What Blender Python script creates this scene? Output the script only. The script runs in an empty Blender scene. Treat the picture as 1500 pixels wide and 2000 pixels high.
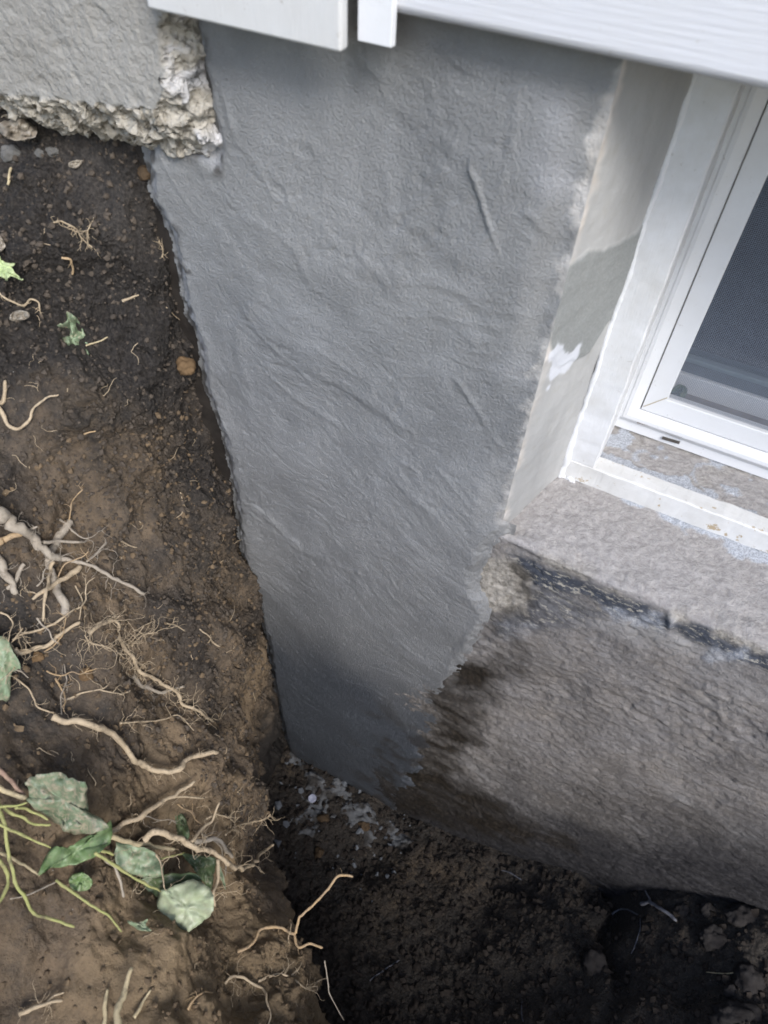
import bpy, math, random
import numpy as np
from mathutils import Matrix, Vector
from mathutils.bvhtree import BVHTree

random.seed(7); rng = np.random.default_rng(7)
scene = bpy.context.scene
col = scene.collection

# ------------------------------------------------------------------ camera, sky, sun, exposure
D, CAMH, FPX = .42, 1.31, 1386.0           # metres off the wall, above the pit floor; focal length in photo pixels
_d = np.array([-80., 1200., 1386.]); _d /= np.linalg.norm(_d)
_l = np.array([-4400., -1880., 1386.]); _l -= _d * (_l @ _d); _l /= np.linalg.norm(_l)
_w = np.cross(_d, _l)
RC = np.array([-_l, _w, -_d])              # camera (right, down, forward) -> world
CAM = np.array([0., -D, CAMH])
cd = bpy.data.cameras.new('camera'); cam = bpy.data.objects.new('camera', cd); col.objects.link(cam)
right, up, back = RC[:, 0], -RC[:, 1], -RC[:, 2]
cam.matrix_world = Matrix([[right[i], up[i], back[i], CAM[i]] for i in range(3)] + [[0, 0, 0, 1]])
cd.sensor_fit = 'VERTICAL'; cd.sensor_height = 36; cd.lens = FPX / 2000 * 36
cd.clip_start = .01; cd.clip_end = 500
cd.dof.use_dof = True; cd.dof.focus_distance = .80; cd.dof.aperture_fstop = 9.0
scene.camera = cam

SUN_TO = Vector((.55, -.56, .72)).normalized()
elev = math.asin(SUN_TO.z); azim = math.atan2(SUN_TO.x, SUN_TO.y)
world = bpy.data.worlds.new('World'); scene.world = world; world.use_nodes = True
wn = world.node_tree.nodes; wl = world.node_tree.links
bg = wn['Background']; sky = wn.new('ShaderNodeTexSky'); sky.sky_type = 'NISHITA'; sky.sun_disc = False
sky.sun_elevation = elev; sky.sun_rotation = azim; sky.air_density = 1.0; sky.dust_density = 1.5; sky.ozone_density = 1.0
wl.new(sky.outputs[0], bg.inputs[0]); bg.inputs[1].default_value = .15
sd = bpy.data.lights.new('sun', 'SUN'); sun = bpy.data.objects.new('sun', sd); col.objects.link(sun)
sd.energy = 1.5; sd.angle = math.radians(20); sd.color = (1, .985, .965)
sun.rotation_euler = SUN_TO.to_track_quat('Z', 'Y').to_euler()
scene.view_settings.view_transform = 'Standard'; scene.view_settings.look = 'None'
scene.view_settings.exposure = 0.86; scene.view_settings.gamma = 1
scene.cycles.use_denoising = True; scene.cycles.max_bounces = 5; scene.cycles.diffuse_bounces = 3; scene.cycles.glossy_bounces = 2
scene.cycles.use_adaptive_sampling = False; scene.cycles.sampling_pattern = 'BLUE_NOISE'; scene.cycles.filter_width = 1.7

# ------------------------------------------------------------------ geometry helpers
def ray(px, py): return RC @ np.array([(px - 750) / FPX, (py - 1000) / FPX, 1.])
def on(px, py, ax, v):
    r = ray(px, py); return CAM + r * ((v - CAM[ax]) / r[ax])
def at(px, py, t): return CAM + ray(px, py) * t
def wall(pts): return np.array([on(x, y, 1, 0.)[[0, 2]] for x, y in pts])   # measured outline -> (X, Z) on the wall

PERM = np.random.default_rng(3).permutation(256).astype(np.int64)
GR = np.random.default_rng(4).normal(size=(256, 3)); GR /= np.linalg.norm(GR, axis=1)[:, None]
def _h(i, j, k): return PERM[(PERM[(PERM[i & 255] + j) & 255] + k) & 255]
def pn(p):
    i = np.floor(p).astype(np.int64); f = p - i; u = f * f * f * (f * (f * 6 - 15) + 10); r = 0
    for a in (0, 1):
        wx = u[..., 0] if a else 1 - u[..., 0]
        for b in (0, 1):
            wy = u[..., 1] if b else 1 - u[..., 1]
            for c in (0, 1):
                wz = u[..., 2] if c else 1 - u[..., 2]
                g = GR[_h(i[..., 0] + a, i[..., 1] + b, i[..., 2] + c)]
                r = r + wx * wy * wz * (g[..., 0] * (f[..., 0] - a) + g[..., 1] * (f[..., 1] - b) + g[..., 2] * (f[..., 2] - c))
    return r * 1.5
def fbm(p, freq, octv=4, off=0., gain=.5):
    p = np.asarray(p) * freq + off; s = 0; a = 1.
    for o in range(octv):
        s = s + a * pn(p + 17.3 * o); p = p * 2.03; a *= gain
    return s
def ridged(p, freq, octv=3, off=0.):
    p = np.asarray(p) * freq + off; s = 0; a = 1.
    for o in range(octv):
        s = s + a * (1 - 2.2 * np.abs(pn(p + 11.1 * o))); p = p * 2.1; a *= .5
    return s
def worley(p, freq, off=0.):
    p = np.asarray(p) * freq + off; i = np.floor(p).astype(np.int64); best = np.full(p.shape[:-1], 9.)
    for a in (-1, 0, 1):
        for b in (-1, 0, 1):
            for c in (-1, 0, 1):
                h = _h(i[..., 0] + a, i[..., 1] + b, i[..., 2] + c)
                q = i + np.array([a, b, c]) + np.stack([PERM[h], PERM[(h + 71) & 255], PERM[(h + 151) & 255]], -1) / 256.
                best = np.minimum(best, ((q - p) ** 2).sum(-1))
    return np.sqrt(best)
def sstep(a, b, x):
    t = np.clip((x - a) / (b - a), 0, 1); return t * t * (3 - 2 * t)
def sdf(q, poly):                       # signed distance, positive inside
    q = np.asarray(q); d = np.full(q.shape[:-1], 1e9); ins = np.zeros(q.shape[:-1], bool); n = len(poly)
    for i in range(n):
        a, b = poly[i], poly[(i + 1) % n]; e = b - a; v = q - a
        t = np.clip((v @ e) / (e @ e + 1e-12), 0, 1); d = np.minimum(d, ((v - t[..., None] * e) ** 2).sum(-1))
        c = (a[1] > q[..., 1]) != (b[1] > q[..., 1])
        ins ^= c & (q[..., 0] < (b[0] - a[0]) * (q[..., 1] - a[1]) / (b[1] - a[1] + 1e-12) + a[0])
    return np.where(ins, 1, -1) * np.sqrt(d)
def linedist(q, pts):
    d = np.full(q.shape[:-1], 1e9)
    for a, b in zip(pts[:-1], pts[1:]):
        e = b - a; v = q - a; t = np.clip((v @ e) / (e @ e + 1e-12), 0, 1)
        d = np.minimum(d, ((v - t[..., None] * e) ** 2).sum(-1))
    return np.sqrt(d)
def cr_weights(n, params):              # Catmull-Rom weights from n control points
    W = np.zeros((len(params), n))
    for r, s in enumerate(params):
        i = min(int(s), n - 2); t = s - i
        c = (-.5 * t + t * t - .5 * t ** 3, 1 - 2.5 * t * t + 1.5 * t ** 3, .5 * t + 2 * t * t - 1.5 * t ** 3, -.5 * t * t + .5 * t ** 3)
        for k in range(4): W[r, min(max(i + k - 1, 0), n - 1)] += c[k]
    return W
def params(counts):
    out = []
    for i, c in enumerate(counts): out += [i + k / c for k in range(c)]
    return out + [float(len(counts))]
def grid_normals(P):
    du = np.gradient(P, axis=0); dv = np.gradient(P, axis=1); n = np.cross(du, dv)
    return n / (np.linalg.norm(n, axis=-1)[..., None] + 1e-12)

def tag(o, label=None, cat=None, group=None, kind=None):
    if label: o['label'] = label
    if cat: o['category'] = cat
    if group: o['group'] = group
    if kind: o['kind'] = kind
    return o
def link(name, me, mat, parent=None):
    o = bpy.data.objects.new(name, me); col.objects.link(o)
    if mat: me.materials.append(mat)
    if parent: o.parent = parent; o.matrix_parent_inverse = parent.matrix_world.inverted()
    return o
def empty(name, loc=(0, 0, 0)):
    o = bpy.data.objects.new(name, None); o.empty_display_size = .02; o.location = loc; col.objects.link(o)
    bpy.context.view_layer.update(); return o
def grid(name, P, mat, parent=None, attrs=None, flip=False, keep=None):
    n, m = P.shape[:2]; idx = np.arange(n * m).reshape(n, m)
    q = np.stack([idx[:-1, :-1], idx[1:, :-1], idx[1:, 1:], idx[:-1, 1:]], -1).reshape(-1, 4)
    if flip: q = q[:, ::-1]
    V = P.reshape(-1, 3)
    if keep is not None:
        k = keep.reshape(-1); q = q[k[q].any(1)]; used = np.zeros(n * m, bool); used[q] = True
        mp = np.cumsum(used) - 1; q = mp[q]; V = V[used]
    me = bpy.data.meshes.new(name); me.vertices.add(len(V)); me.vertices.foreach_set('co', V.astype(np.float32).ravel())
    me.loops.add(q.size); me.loops.foreach_set('vertex_index', q.astype(np.int32).ravel())
    me.polygons.add(len(q)); me.polygons.foreach_set('loop_start', np.arange(0, q.size, 4, dtype=np.int32))
    me.update(calc_edges=True); me.polygons.foreach_set('use_smooth', np.ones(len(q), bool))
    for k_, a in (attrs or {}).items():
        v = a.reshape(-1); v = v[used] if keep is not None else v
        at_ = me.attributes.new(k_, 'FLOAT', 'POINT'); at_.data.foreach_set('value', v.astype(np.float32))
    return link(name, me, mat, parent)
class MB:                                # mesh builder
    def __init__(s): s.v = []; s.f = []; s.a = []
    def add(s, v, f, a=None):
        b = len(s.v); s.v += [tuple(x) for x in v]; s.f += [tuple(b + i for i in q) for q in f]
        s.a += list(a) if a is not None else [0.] * len(v)
    def box(s, x0, x1, y0, y1, z0, z1):
        v = [(x, y, z) for x in (x0, x1) for y in (y0, y1) for z in (z0, z1)]
        s.add(v, [(0, 1, 3, 2), (4, 6, 7, 5), (0, 4, 5, 1), (2, 3, 7, 6), (0, 2, 6, 4), (1, 5, 7, 3)])
    def tube(s, P, r, sides=8):
        P = np.asarray(P, float); n = len(P); r = np.broadcast_to(np.asarray(r, float), (n,))
        T = np.gradient(P, axis=0); T /= np.linalg.norm(T, axis=1)[:, None] + 1e-12
        u = np.cross(T[0], [.3, .5, .8]); u /= np.linalg.norm(u); V = []
        for i in range(n):
            u = u - T[i] * (u @ T[i]); u /= np.linalg.norm(u) + 1e-12; w_ = np.cross(T[i], u)
            for k in range(sides):
                an = 2 * math.pi * k / sides; V.append(P[i] + r[i] * (math.cos(an) * u + math.sin(an) * w_))
        F = [(i * sides + k, i * sides + (k + 1) % sides, (i + 1) * sides + (k + 1) % sides, (i + 1) * sides + k) for i in range(n - 1) for k in range(sides)]
        F += [tuple(range(sides))[::-1], tuple((n - 1) * sides + k for k in range(sides))]
        s.add(V, F)
    def build(s, name, mat, parent=None, smooth=True, bevel=0., attr=None):
        me = bpy.data.meshes.new(name); me.from_pydata(s.v, [], s.f); me.update()
        if smooth: me.polygons.foreach_set('use_smooth', [True] * len(me.polygons))
        if attr:
            at_ = me.attributes.new(attr, 'FLOAT', 'POINT'); at_.data.foreach_set('value', np.array(s.a, np.float32))
        o = link(name, me, mat, parent)
        if bevel:
            m = o.modifiers.new('bevel', 'BEVEL'); m.width = bevel; m.segments = 2; m.limit_method = 'ANGLE'
            w = o.modifiers.new('wn', 'WEIGHTED_NORMAL'); w.keep_sharp = True
        return o
def box(name, mat, parent, x0, x1, y0, y1, z0, z1, bevel=0.):
    m = MB(); m.box(x0, x1, y0, y1, z0, z1); return m.build(name, mat, parent, smooth=bool(bevel), bevel=bevel)

# ------------------------------------------------------------------ materials
class NT:
    def __init__(s, name):
        s.m = bpy.data.materials.new(name); s.m.use_nodes = True; s.t = s.m.node_tree; s.b = s.t.nodes['Principled BSDF']
        s.co = s.t.nodes.new('ShaderNodeTexCoord').outputs['Object']
    def n(s, typ, **kw):
        n = s.t.nodes.new(typ)
        for k, v in kw.items(): setattr(n, k, v)
        return n
    def lk(s, a, b): s.t.links.new(a, b)
    def put(s, sock, v):
        if hasattr(v, 'is_output'): s.lk(v, sock)
        elif v is not None: sock.default_value = v if not isinstance(v, tuple) or len(v) == 4 or len(sock.default_value) == 3 else v + (1,)
    def mapped(s, scale, rot=(0, 0, 0)):
        n = s.n('ShaderNodeMapping'); s.lk(s.co, n.inputs[0]); n.inputs['Scale'].default_value = scale; n.inputs['Rotation'].default_value = rot
        return n.outputs[0]
    def noise(s, scale, detail=5, rough=.55, vec=None, dist=0.):
        n = s.n('ShaderNodeTexNoise'); s.lk(vec or s.co, n.inputs['Vector']); n.inputs['Scale'].default_value = scale
        n.inputs['Detail'].default_value = detail; n.inputs['Roughness'].default_value = rough; n.inputs['Distortion'].default_value = dist
        return n.outputs['Fac']
    def vor(s, scale, vec=None, feature='F1'):
        n = s.n('ShaderNodeTexVoronoi', feature=feature); s.lk(vec or s.co, n.inputs['Vector']); n.inputs['Scale'].default_value = scale
        return n.outputs['Distance']
    def attr(s, name): return s.n('ShaderNodeAttribute', attribute_name=name).outputs['Fac']
    def rng(s, v, a, b, c=0., d=1.):
        n = s.n('ShaderNodeMapRange'); n.inputs[1].default_value = a; n.inputs[2].default_value = b; n.inputs[3].default_value = c; n.inputs[4].default_value = d
        s.lk(v, n.inputs[0]); return n.outputs[0]
    def math(s, op, a, b=0.):
        n = s.n('ShaderNodeMath', operation=op); s.put(n.inputs[0], a); s.put(n.inputs[1], b); return n.outputs[0]
    def mix(s, f, a, b):
        n = s.n('ShaderNodeMix', data_type='RGBA'); s.put(n.inputs[0], f); s.put(n.inputs[6], a); s.put(n.inputs[7], b); return n.outputs[2]
    def bump(s, h, strength=.5, dist=.001, prev=None):
        n = s.n('ShaderNodeBump'); n.inputs['Strength'].default_value = strength; n.inputs['Distance'].default_value = dist
        s.lk(h, n.inputs['Height'])
        if prev: s.lk(prev, n.inputs['Normal'])
        return n.outputs[0]
    def out(s, color, rough=.8, normal=None, spec=.3, **kw):
        s.put(s.b.inputs['Base Color'], color); s.put(s.b.inputs['Roughness'], rough); s.b.inputs['Specular IOR Level'].default_value = spec
        if normal: s.lk(normal, s.b.inputs['Normal'])
        for k, v in kw.items(): s.put(s.b.inputs[k], v)
        return s.m

def mat_soil():
    s = NT('soil'); clay = s.attr('clay'); wet = s.attr('wet'); cru = s.attr('crumb')
    n1 = s.noise(60, 6, .7); n2 = s.noise(14, 4, .65); n3 = s.noise(340, 4, .75); cr = s.vor(210)
    f = s.math('ADD', clay, s.rng(n1, .25, .75, -.5, .5)); f = s.rng(f, .1, 1.0)
    c = s.mix(f, (.052, .045, .038), (.19, .138, .088))
    c = s.mix(s.rng(n2, .50, .70, 0, .6), c, (.095, .080, .066))
    c = s.mix(s.rng(n3, .55, .75, 0, .5), c, (.24, .19, .135)); c = s.mix(s.rng(n3, .45, .30, 0, .6), c, (.050, .041, .034))
    c = s.mix(s.rng(clay, .85, 1.25, 0, .65), c, s.mix(s.rng(n1, .3, .7), (.17, .12, .068), (.33, .24, .135)))
    c = s.mix(wet, c, s.mix(s.rng(n3, .4, .65), (.017, .015, .014), (.066, .058, .051)))
    sp = s.rng(s.vor(150), .03, .09, 1, 0); gate = s.rng(s.noise(90, 1), .62, .67)
    c = s.mix(s.math('MULTIPLY', sp, gate), c, (.45, .43, .39))
    h = s.math('ADD', s.math('MULTIPLY', s.rng(cr, 0, .75, 1, 0), s.math('MULTIPLY', cru, .7)), s.math('MULTIPLY', n3, s.rng(cru, 0, 1, .55, 1.2)))
    b = s.bump(h, .9, .0042)
    return s.out(c, s.mix(s.math('MAXIMUM', wet, s.rng(cru, .2, .8, .55, 0)), (.92,) * 3, (.50,) * 3), b, .3)
def mat_cement():
    s = NT('fresh_cement'); damp_shade = s.attr('damp_shade'); lite = s.attr('lite'); mud = s.attr('mud')
    n1 = s.noise(9, 6, .6); n2 = s.noise(55, 5, .6); g = s.noise(900, 3, .75); g2 = s.noise(420, 3, .7)
    c = s.mix(s.rng(n1, .32, .68), (.205, .209, .209), (.290, .293, .291))
    c = s.mix(s.rng(n2, .45, .75, 0, .5), c, (.33, .336, .34))
    c = s.mix(s.rng(g, .55, .75, 0, .35), c, (.42, .425, .43))
    c = s.mix(lite, c, (.43, .435, .46)); c = s.mix(damp_shade, c, (.066, .075, .090)); c = s.mix(mud, c, (.036, .029, .022)); c = s.mix(s.attr('chip'), c, s.mix(s.rng(n2, .35, .65), (.46, .435, .40), (.62, .60, .575)))
    b = s.bump(s.math('ADD', g2, s.math('MULTIPLY', g, .6)), .80, .0026)
    return s.out(c, s.mix(damp_shade, (.62,) * 3, (.42,) * 3), b, .4)
def mat_concrete():                       # old poured concrete: horizontal brush streaks, stains
    s = NT('old_concrete'); mud = s.attr('mud'); tar = s.attr('tar'); cream = s.attr('cream'); lite = s.attr('lite'); damp_shade = s.attr('damp_shade'); led = s.attr('ledge')
    st = s.noise(85, 6, .75, s.mapped((.75, 1, 1.15), (0, .12, 0)), .5); n2 = s.noise(16, 6, .6); g = s.noise(700, 3, .7); n3 = s.noise(150, 5, .7)
    c = s.mix(s.rng(st, .3, .7), (.180, .167, .157), (.345, .328, .316))
    c = s.mix(s.rng(n2, .45, .7, 0, .5), c, (.30, .265, .225))
    lc = s.mix(s.rng(n3, .35, .68), (.33, .31, .30), (.50, .475, .46)); lc = s.mix(s.rng(g, .55, .75, 0, .5), lc, (.62, .60, .58))
    big = s.noise(5.5, 4, .6); c = s.mix(s.rng(big, .46, .66, 0, .65), c, (.16, .145, .13)); c = s.mix(s.rng(s.noise(8, 3, .6, s.mapped((.6, 1, 1.4))), .55, .70, 0, .5), c, (.44, .43, .42)); c = s.mix(s.rng(g, .60, .72, 0, .5), c, (.50, .485, .47))
    c = s.mix(led, c, lc)
    fl = s.noise(190, 5, .75, s.mapped((.45, 1, 1.3)))
    tc = s.mix(s.rng(fl, .54, .60), (.075, .084, .104), (.46, .43, .36))
    c = s.mix(tar, c, tc); c = s.mix(cream, c, s.mix(s.rng(n3, .35, .6), (.24, .22, .185), (.52, .48, .42)))
    c = s.mix(lite, c, s.mix(s.rng(g, .4, .6), (.36, .38, .42), (.62, .65, .70)))
    c = s.mix(damp_shade, c, s.mix(s.rng(st, .42, .7), (.020, .020, .024), (.070, .067, .070))); c = s.mix(mud, c, s.mix(s.rng(n3, .4, .7), (.016, .013, .010), (.050, .039, .028)))
    b = s.bump(s.math('ADD', st, s.math('MULTIPLY', n3, .8)), .8, .0042); b = s.bump(g, .8, .0015, b)
    return s.out(c, .85, b, .25)
def mat_stucco():
    s = NT('old_stucco'); br = s.attr('broken'); wh = s.attr('white')
    n1 = s.noise(12, 5, .6); g = s.noise(260, 4, .65); n2 = s.noise(60, 5, .65)
    c = s.mix(s.rng(n1, .3, .7), (.29, .278, .252), (.37, .358, .33)); c = s.mix(s.rng(g, .55, .75, 0, .3), c, (.46, .445, .41))
    bc = s.mix(s.rng(n2, .35, .65), (.33, .30, .245), (.50, .465, .40)); bc = s.mix(s.rng(g, .5, .7, 0, .5), bc, (.56, .535, .48))
    bc = s.mix(wh, bc, (.62, .62, .64)); c = s.mix(br, c, bc)
    b = s.bump(g, .7, .0035); b = s.bump(s.math('MULTIPLY', s.vor(170), br), .9, .004, b); b = s.bump(s.noise(45, 4, .6, s.mapped((1, 1, .45), (0, .5, 0))), .4, .004, b)
    return s.out(c, .9, b, .15)
def mat_reveal():
    s = NT('reveal_plaster'); new = s.attr('new'); chip = s.attr('chip'); wh = s.attr('white')
    n1 = s.noise(20, 5, .6, s.mapped((1, 1, .3))); g = s.noise(500, 3, .7); n2 = s.noise(80, 5, .6)
    c = s.mix(s.rng(n1, .3, .7), (.35, .35, .345), (.47, .47, .462)); c = s.mix(s.rng(n2, .55, .75, 0, .4), c, (.36, .34, .29))
    c = s.mix(chip, c, s.mix(s.rng(n2, .35, .65), (.50, .46, .41), (.66, .63, .60)))
    c = s.mix(new, c, s.mix(s.rng(g, .4, .7), (.25, .26, .255), (.31, .32, .315))); c = s.mix(wh, c, (.66, .68, .73))
    return s.out(c, .85, s.bump(g, .4, .0012), .2)
def mat_paint(name, c0=(.78, .79, .80), rough=.45, grain=None, dirt=.25, chips=0.):
    s = NT(name); n = s.noise(40, 5, .6); d = s.noise(230, 4, .65)
    c = s.mix(s.rng(n, .35, .7, 0, dirt), c0, (.50, .485, .445)); c = s.mix(s.rng(d, .66, .74, 0, .55 if dirt else 0), c, (.34, .31, .26))
    if chips: c = s.mix(s.rng(s.noise(55, 5, .7), .64 - chips * .1, .66 - chips * .1), c, (.45, .36, .24))
    b = s.bump(s.noise(160, 4, .6, s.mapped(grain)) if grain else s.noise(300, 3), .35 if grain else .15, .0012)
    return s.out(c, rough, b, .4)
def mat_plain(name, c, rough=.6, spec=.3, var=.25, scale=120, c2=None, bump=.3, **kw):
    s = NT(name); n = s.noise(scale, 5, .6); c2 = c2 or tuple(x * (1 - var) for x in c)
    return s.out(s.mix(s.rng(n, .3, .7), c, c2), rough, s.bump(s.noise(scale * 4, 3), bump, .0008), spec, **kw)
def mat_leaf(name, c1, c2, spot=(.30, .26, .17), spots=.4, dark=(.03, .05, .02)):
    s = NT(name); n = s.noise(70, 5, .65); n2 = s.noise(210, 4, .7); v = s.attr('vein')
    c = s.mix(s.rng(n, .35, .65), c1, c2); c = s.mix(s.rng(n2, .60 - spots * .18, .68 - spots * .1, 0, .85), c, spot)
    c = s.mix(s.rng(n, .64, .72, 0, .5), c, dark); c = s.mix(v, c, tuple(min(1, x * 1.5 + .03) for x in c1))
    return s.out(c, .42, s.bump(n2, .4, .0014), .45)
def mat_root(name, c1, c2, c3=(.20, .16, .11)):
    s = NT(name); n = s.noise(90, 5, .6); n2 = s.noise(330, 4, .65); c = s.mix(s.rng(n, .3, .7), c1, c2); c = s.mix(s.rng(n2, .55, .75, 0, .6), c, c3)
    c = s.mix(s.rng(s.noise(48, 5, .7), .56, .68, 0, .8), c, (.12, .095, .07))
    return s.out(c, .8, s.bump(n2, .7, .0016), .2)

SOIL, CEM, CONC, STUC, REV = mat_soil(), mat_cement(), mat_concrete(), mat_stucco(), mat_reveal()
VINYL = mat_paint('white_vinyl', (.74, .75, .765), .38, None, .14)
WOODP = mat_paint('white_painted_wood', (.74, .75, .765), .55, (6, 6, .6), .45, 0)
SILLP = mat_paint('white_painted_sill', (.74, .74, .73), .6, (.5, 6, 6), .5, .35)
SIDING = mat_paint('white_siding', (.55, .555, .575), .45, (.25, 5, 5), .14)
BOARD = mat_paint('white_board', (.62, .62, .61), .5, (6, 6, .4), .25)
ROOT_T = mat_root('tan_root', (.55, .44, .30), (.40, .315, .21)); ROOT_G = mat_root('grey_root', (.44, .385, .31), (.33, .28, .22)); ROOT_O = mat_root('orange_root', (.52, .36, .19), (.40, .30, .20))
ROOT_D = mat_root('dark_twig', (.20, .205, .23), (.13, .13, .145), (.08, .08, .085)); STRAW = mat_root('straw', (.55, .46, .29), (.44, .36, .22))
STEM = mat_root('green_stem', (.34, .36, .13), (.42, .40, .18), (.28, .25, .12)); STEM_P = mat_root('pink_stem', (.30, .19, .15), (.38, .27, .19))
DARK = mat_plain('dark_gap', (.02, .02, .022), .9, .1)

# ------------------------------------------------------------------ the ground: sheet, pit floor, soil bank
def sheet():
    xs = [-60, -1.28, 1.34, 60]; ys = [-80, -.93, .3]; m = MB()
    for i in range(3):
        for j in range(2):
            if i == 1 and j == 1: continue
            m.add([(xs[i], ys[j], 1.03), (xs[i + 1], ys[j], 1.03), (xs[i + 1], ys[j + 1], 1.03), (xs[i], ys[j + 1], 1.03)], [(0, 1, 2, 3)])
    return m.build('ground', mat_plain('lawn_soil', (.07, .07, .035), .95, .1, .4, 30, (.10, .085, .055)), smooth=False)
tag(sheet(), kind='structure')

def floor_base(X, Y):
    z = np.interp(X, [-.6, -.36, -.27, -.15, .07, .21, .35, .6, 1.0, 1.34], [.02, -.01, -.06, -.01, .06, .17, .33, .45, .8, 1.03])
    z = z + .05 * sstep(-.05, -.30, Y) * (X < .6)
    cre = np.abs(X - (.225 + .14 * (-Y)) + .008 * np.sin(Y * 60)); z = z - .055 * np.exp(-(cre / .012) ** 2) * sstep(-.25, -.02, Y)
    z = z - .035 * np.exp(-((X - .21) / .03) ** 2 - ((Y + .01) / .03) ** 2)
    return np.maximum(z, 1.03 * sstep(-.50, -.93, Y))
def make_floor():
    xs = np.concatenate([np.linspace(-.45, .52, 440), np.linspace(.53, 1.34, 40)]); ys = np.concatenate([np.linspace(-.93, -.40, 40), np.linspace(-.398, .03, 200)])
    X, Y = np.meshgrid(xs, ys, indexing='ij'); Z = floor_base(X, Y); p = np.stack([X, Y, Z * 0 + .3 * Z], -1)
    pile = sstep(.18, .30, X)
    Z = Z + .014 * fbm(p, 11, 4) + .0042 * (.55 - worley(p, 46)) + .0030 * (.5 - worley(p, 120, 5.)) + .002 * fbm(p, 170, 3)
    wq = p + .02 * np.stack([fbm(p, 25, 2, 3.), fbm(p, 25, 2, 9.), 0 * X], -1)
    Z = Z + pile * (.030 * (.55 - worley(wq * np.array([1, .6, 1]), 17, 2.)) + .012 * (.5 - worley(wq, 42, 8.)))
    P = np.stack([X, Y, Z], -1)
    clay = np.clip(.10 + .5 * fbm(p, 7, 3, 30.), 0, .5) * (1 - pile); wet = np.clip(.30 + .6 * fbm(p, 9, 3, 12.), 0, .85) * (1 - .25 * pile)
    return P, tag(grid('pit_floor', P, SOIL, attrs={'clay': clay, 'wet': wet, 'crumb': .75 + 0 * X}), kind='structure')
FLOORP, floor_obj = make_floor()

PROF = [  # (Y, [(X, Z) from the far left over the lip down to the pit floor])
    (.012, [(-1.3, 1.07), (-.62, 1.072), (-.48, 1.068), (-.428, 1.035), (-.408, .76), (-.397, .50), (-.382, .22), (-.372, -.10)]),
    (-.05, [(-1.3, 1.04), (-.62, 1.015), (-.50, .975), (-.440, .87), (-.398, .68), (-.358, .44), (-.360, .20), (-.368, -.10)]),
    (-.13, [(-1.3, 1.04), (-.62, .96), (-.50, .915), (-.425, .80), (-.360, .62), (-.305, .385), (-.325, .18), (-.34, -.10)]),
    (-.22, [(-1.3, 1.04), (-.62, .91), (-.46, .83), (-.36, .70), (-.285, .56), (-.232, .385), (-.26, .18), (-.28, -.10)]),
    (-.30, [(-1.3, 1.04), (-.62, .88), (-.41, .76), (-.30, .655), (-.205, .53), (-.145, .395), (-.18, .20), (-.20, -.10)]),
    (-.36, [(-1.3, 1.04), (-.60, .85), (-.36, .715), (-.25, .62), (-.135, .53), (-.045, .43), (-.07, .20), (-.09, -.10)]),
    (-.43, [(-1.3, 1.04), (-.60, .83), (-.33, .69), (-.20, .63), (-.08, .58), (.08, .47), (.07, .20), (.06, -.10)]),
    (-.55, [(-1.3, 1.04), (-.60, .86), (-.32, .72), (-.16, .68), (.02, .63), (.24, .54), (.24, .20), (.24, -.10)]),
    (-.95, [(-1.3, 1.035), (-.60, 1.035), (-.32, 1.03), (-.1, 1.03), (.1, 1.03), (.35, 1.0), (.4, .9), (.4, .8)])]
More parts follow.
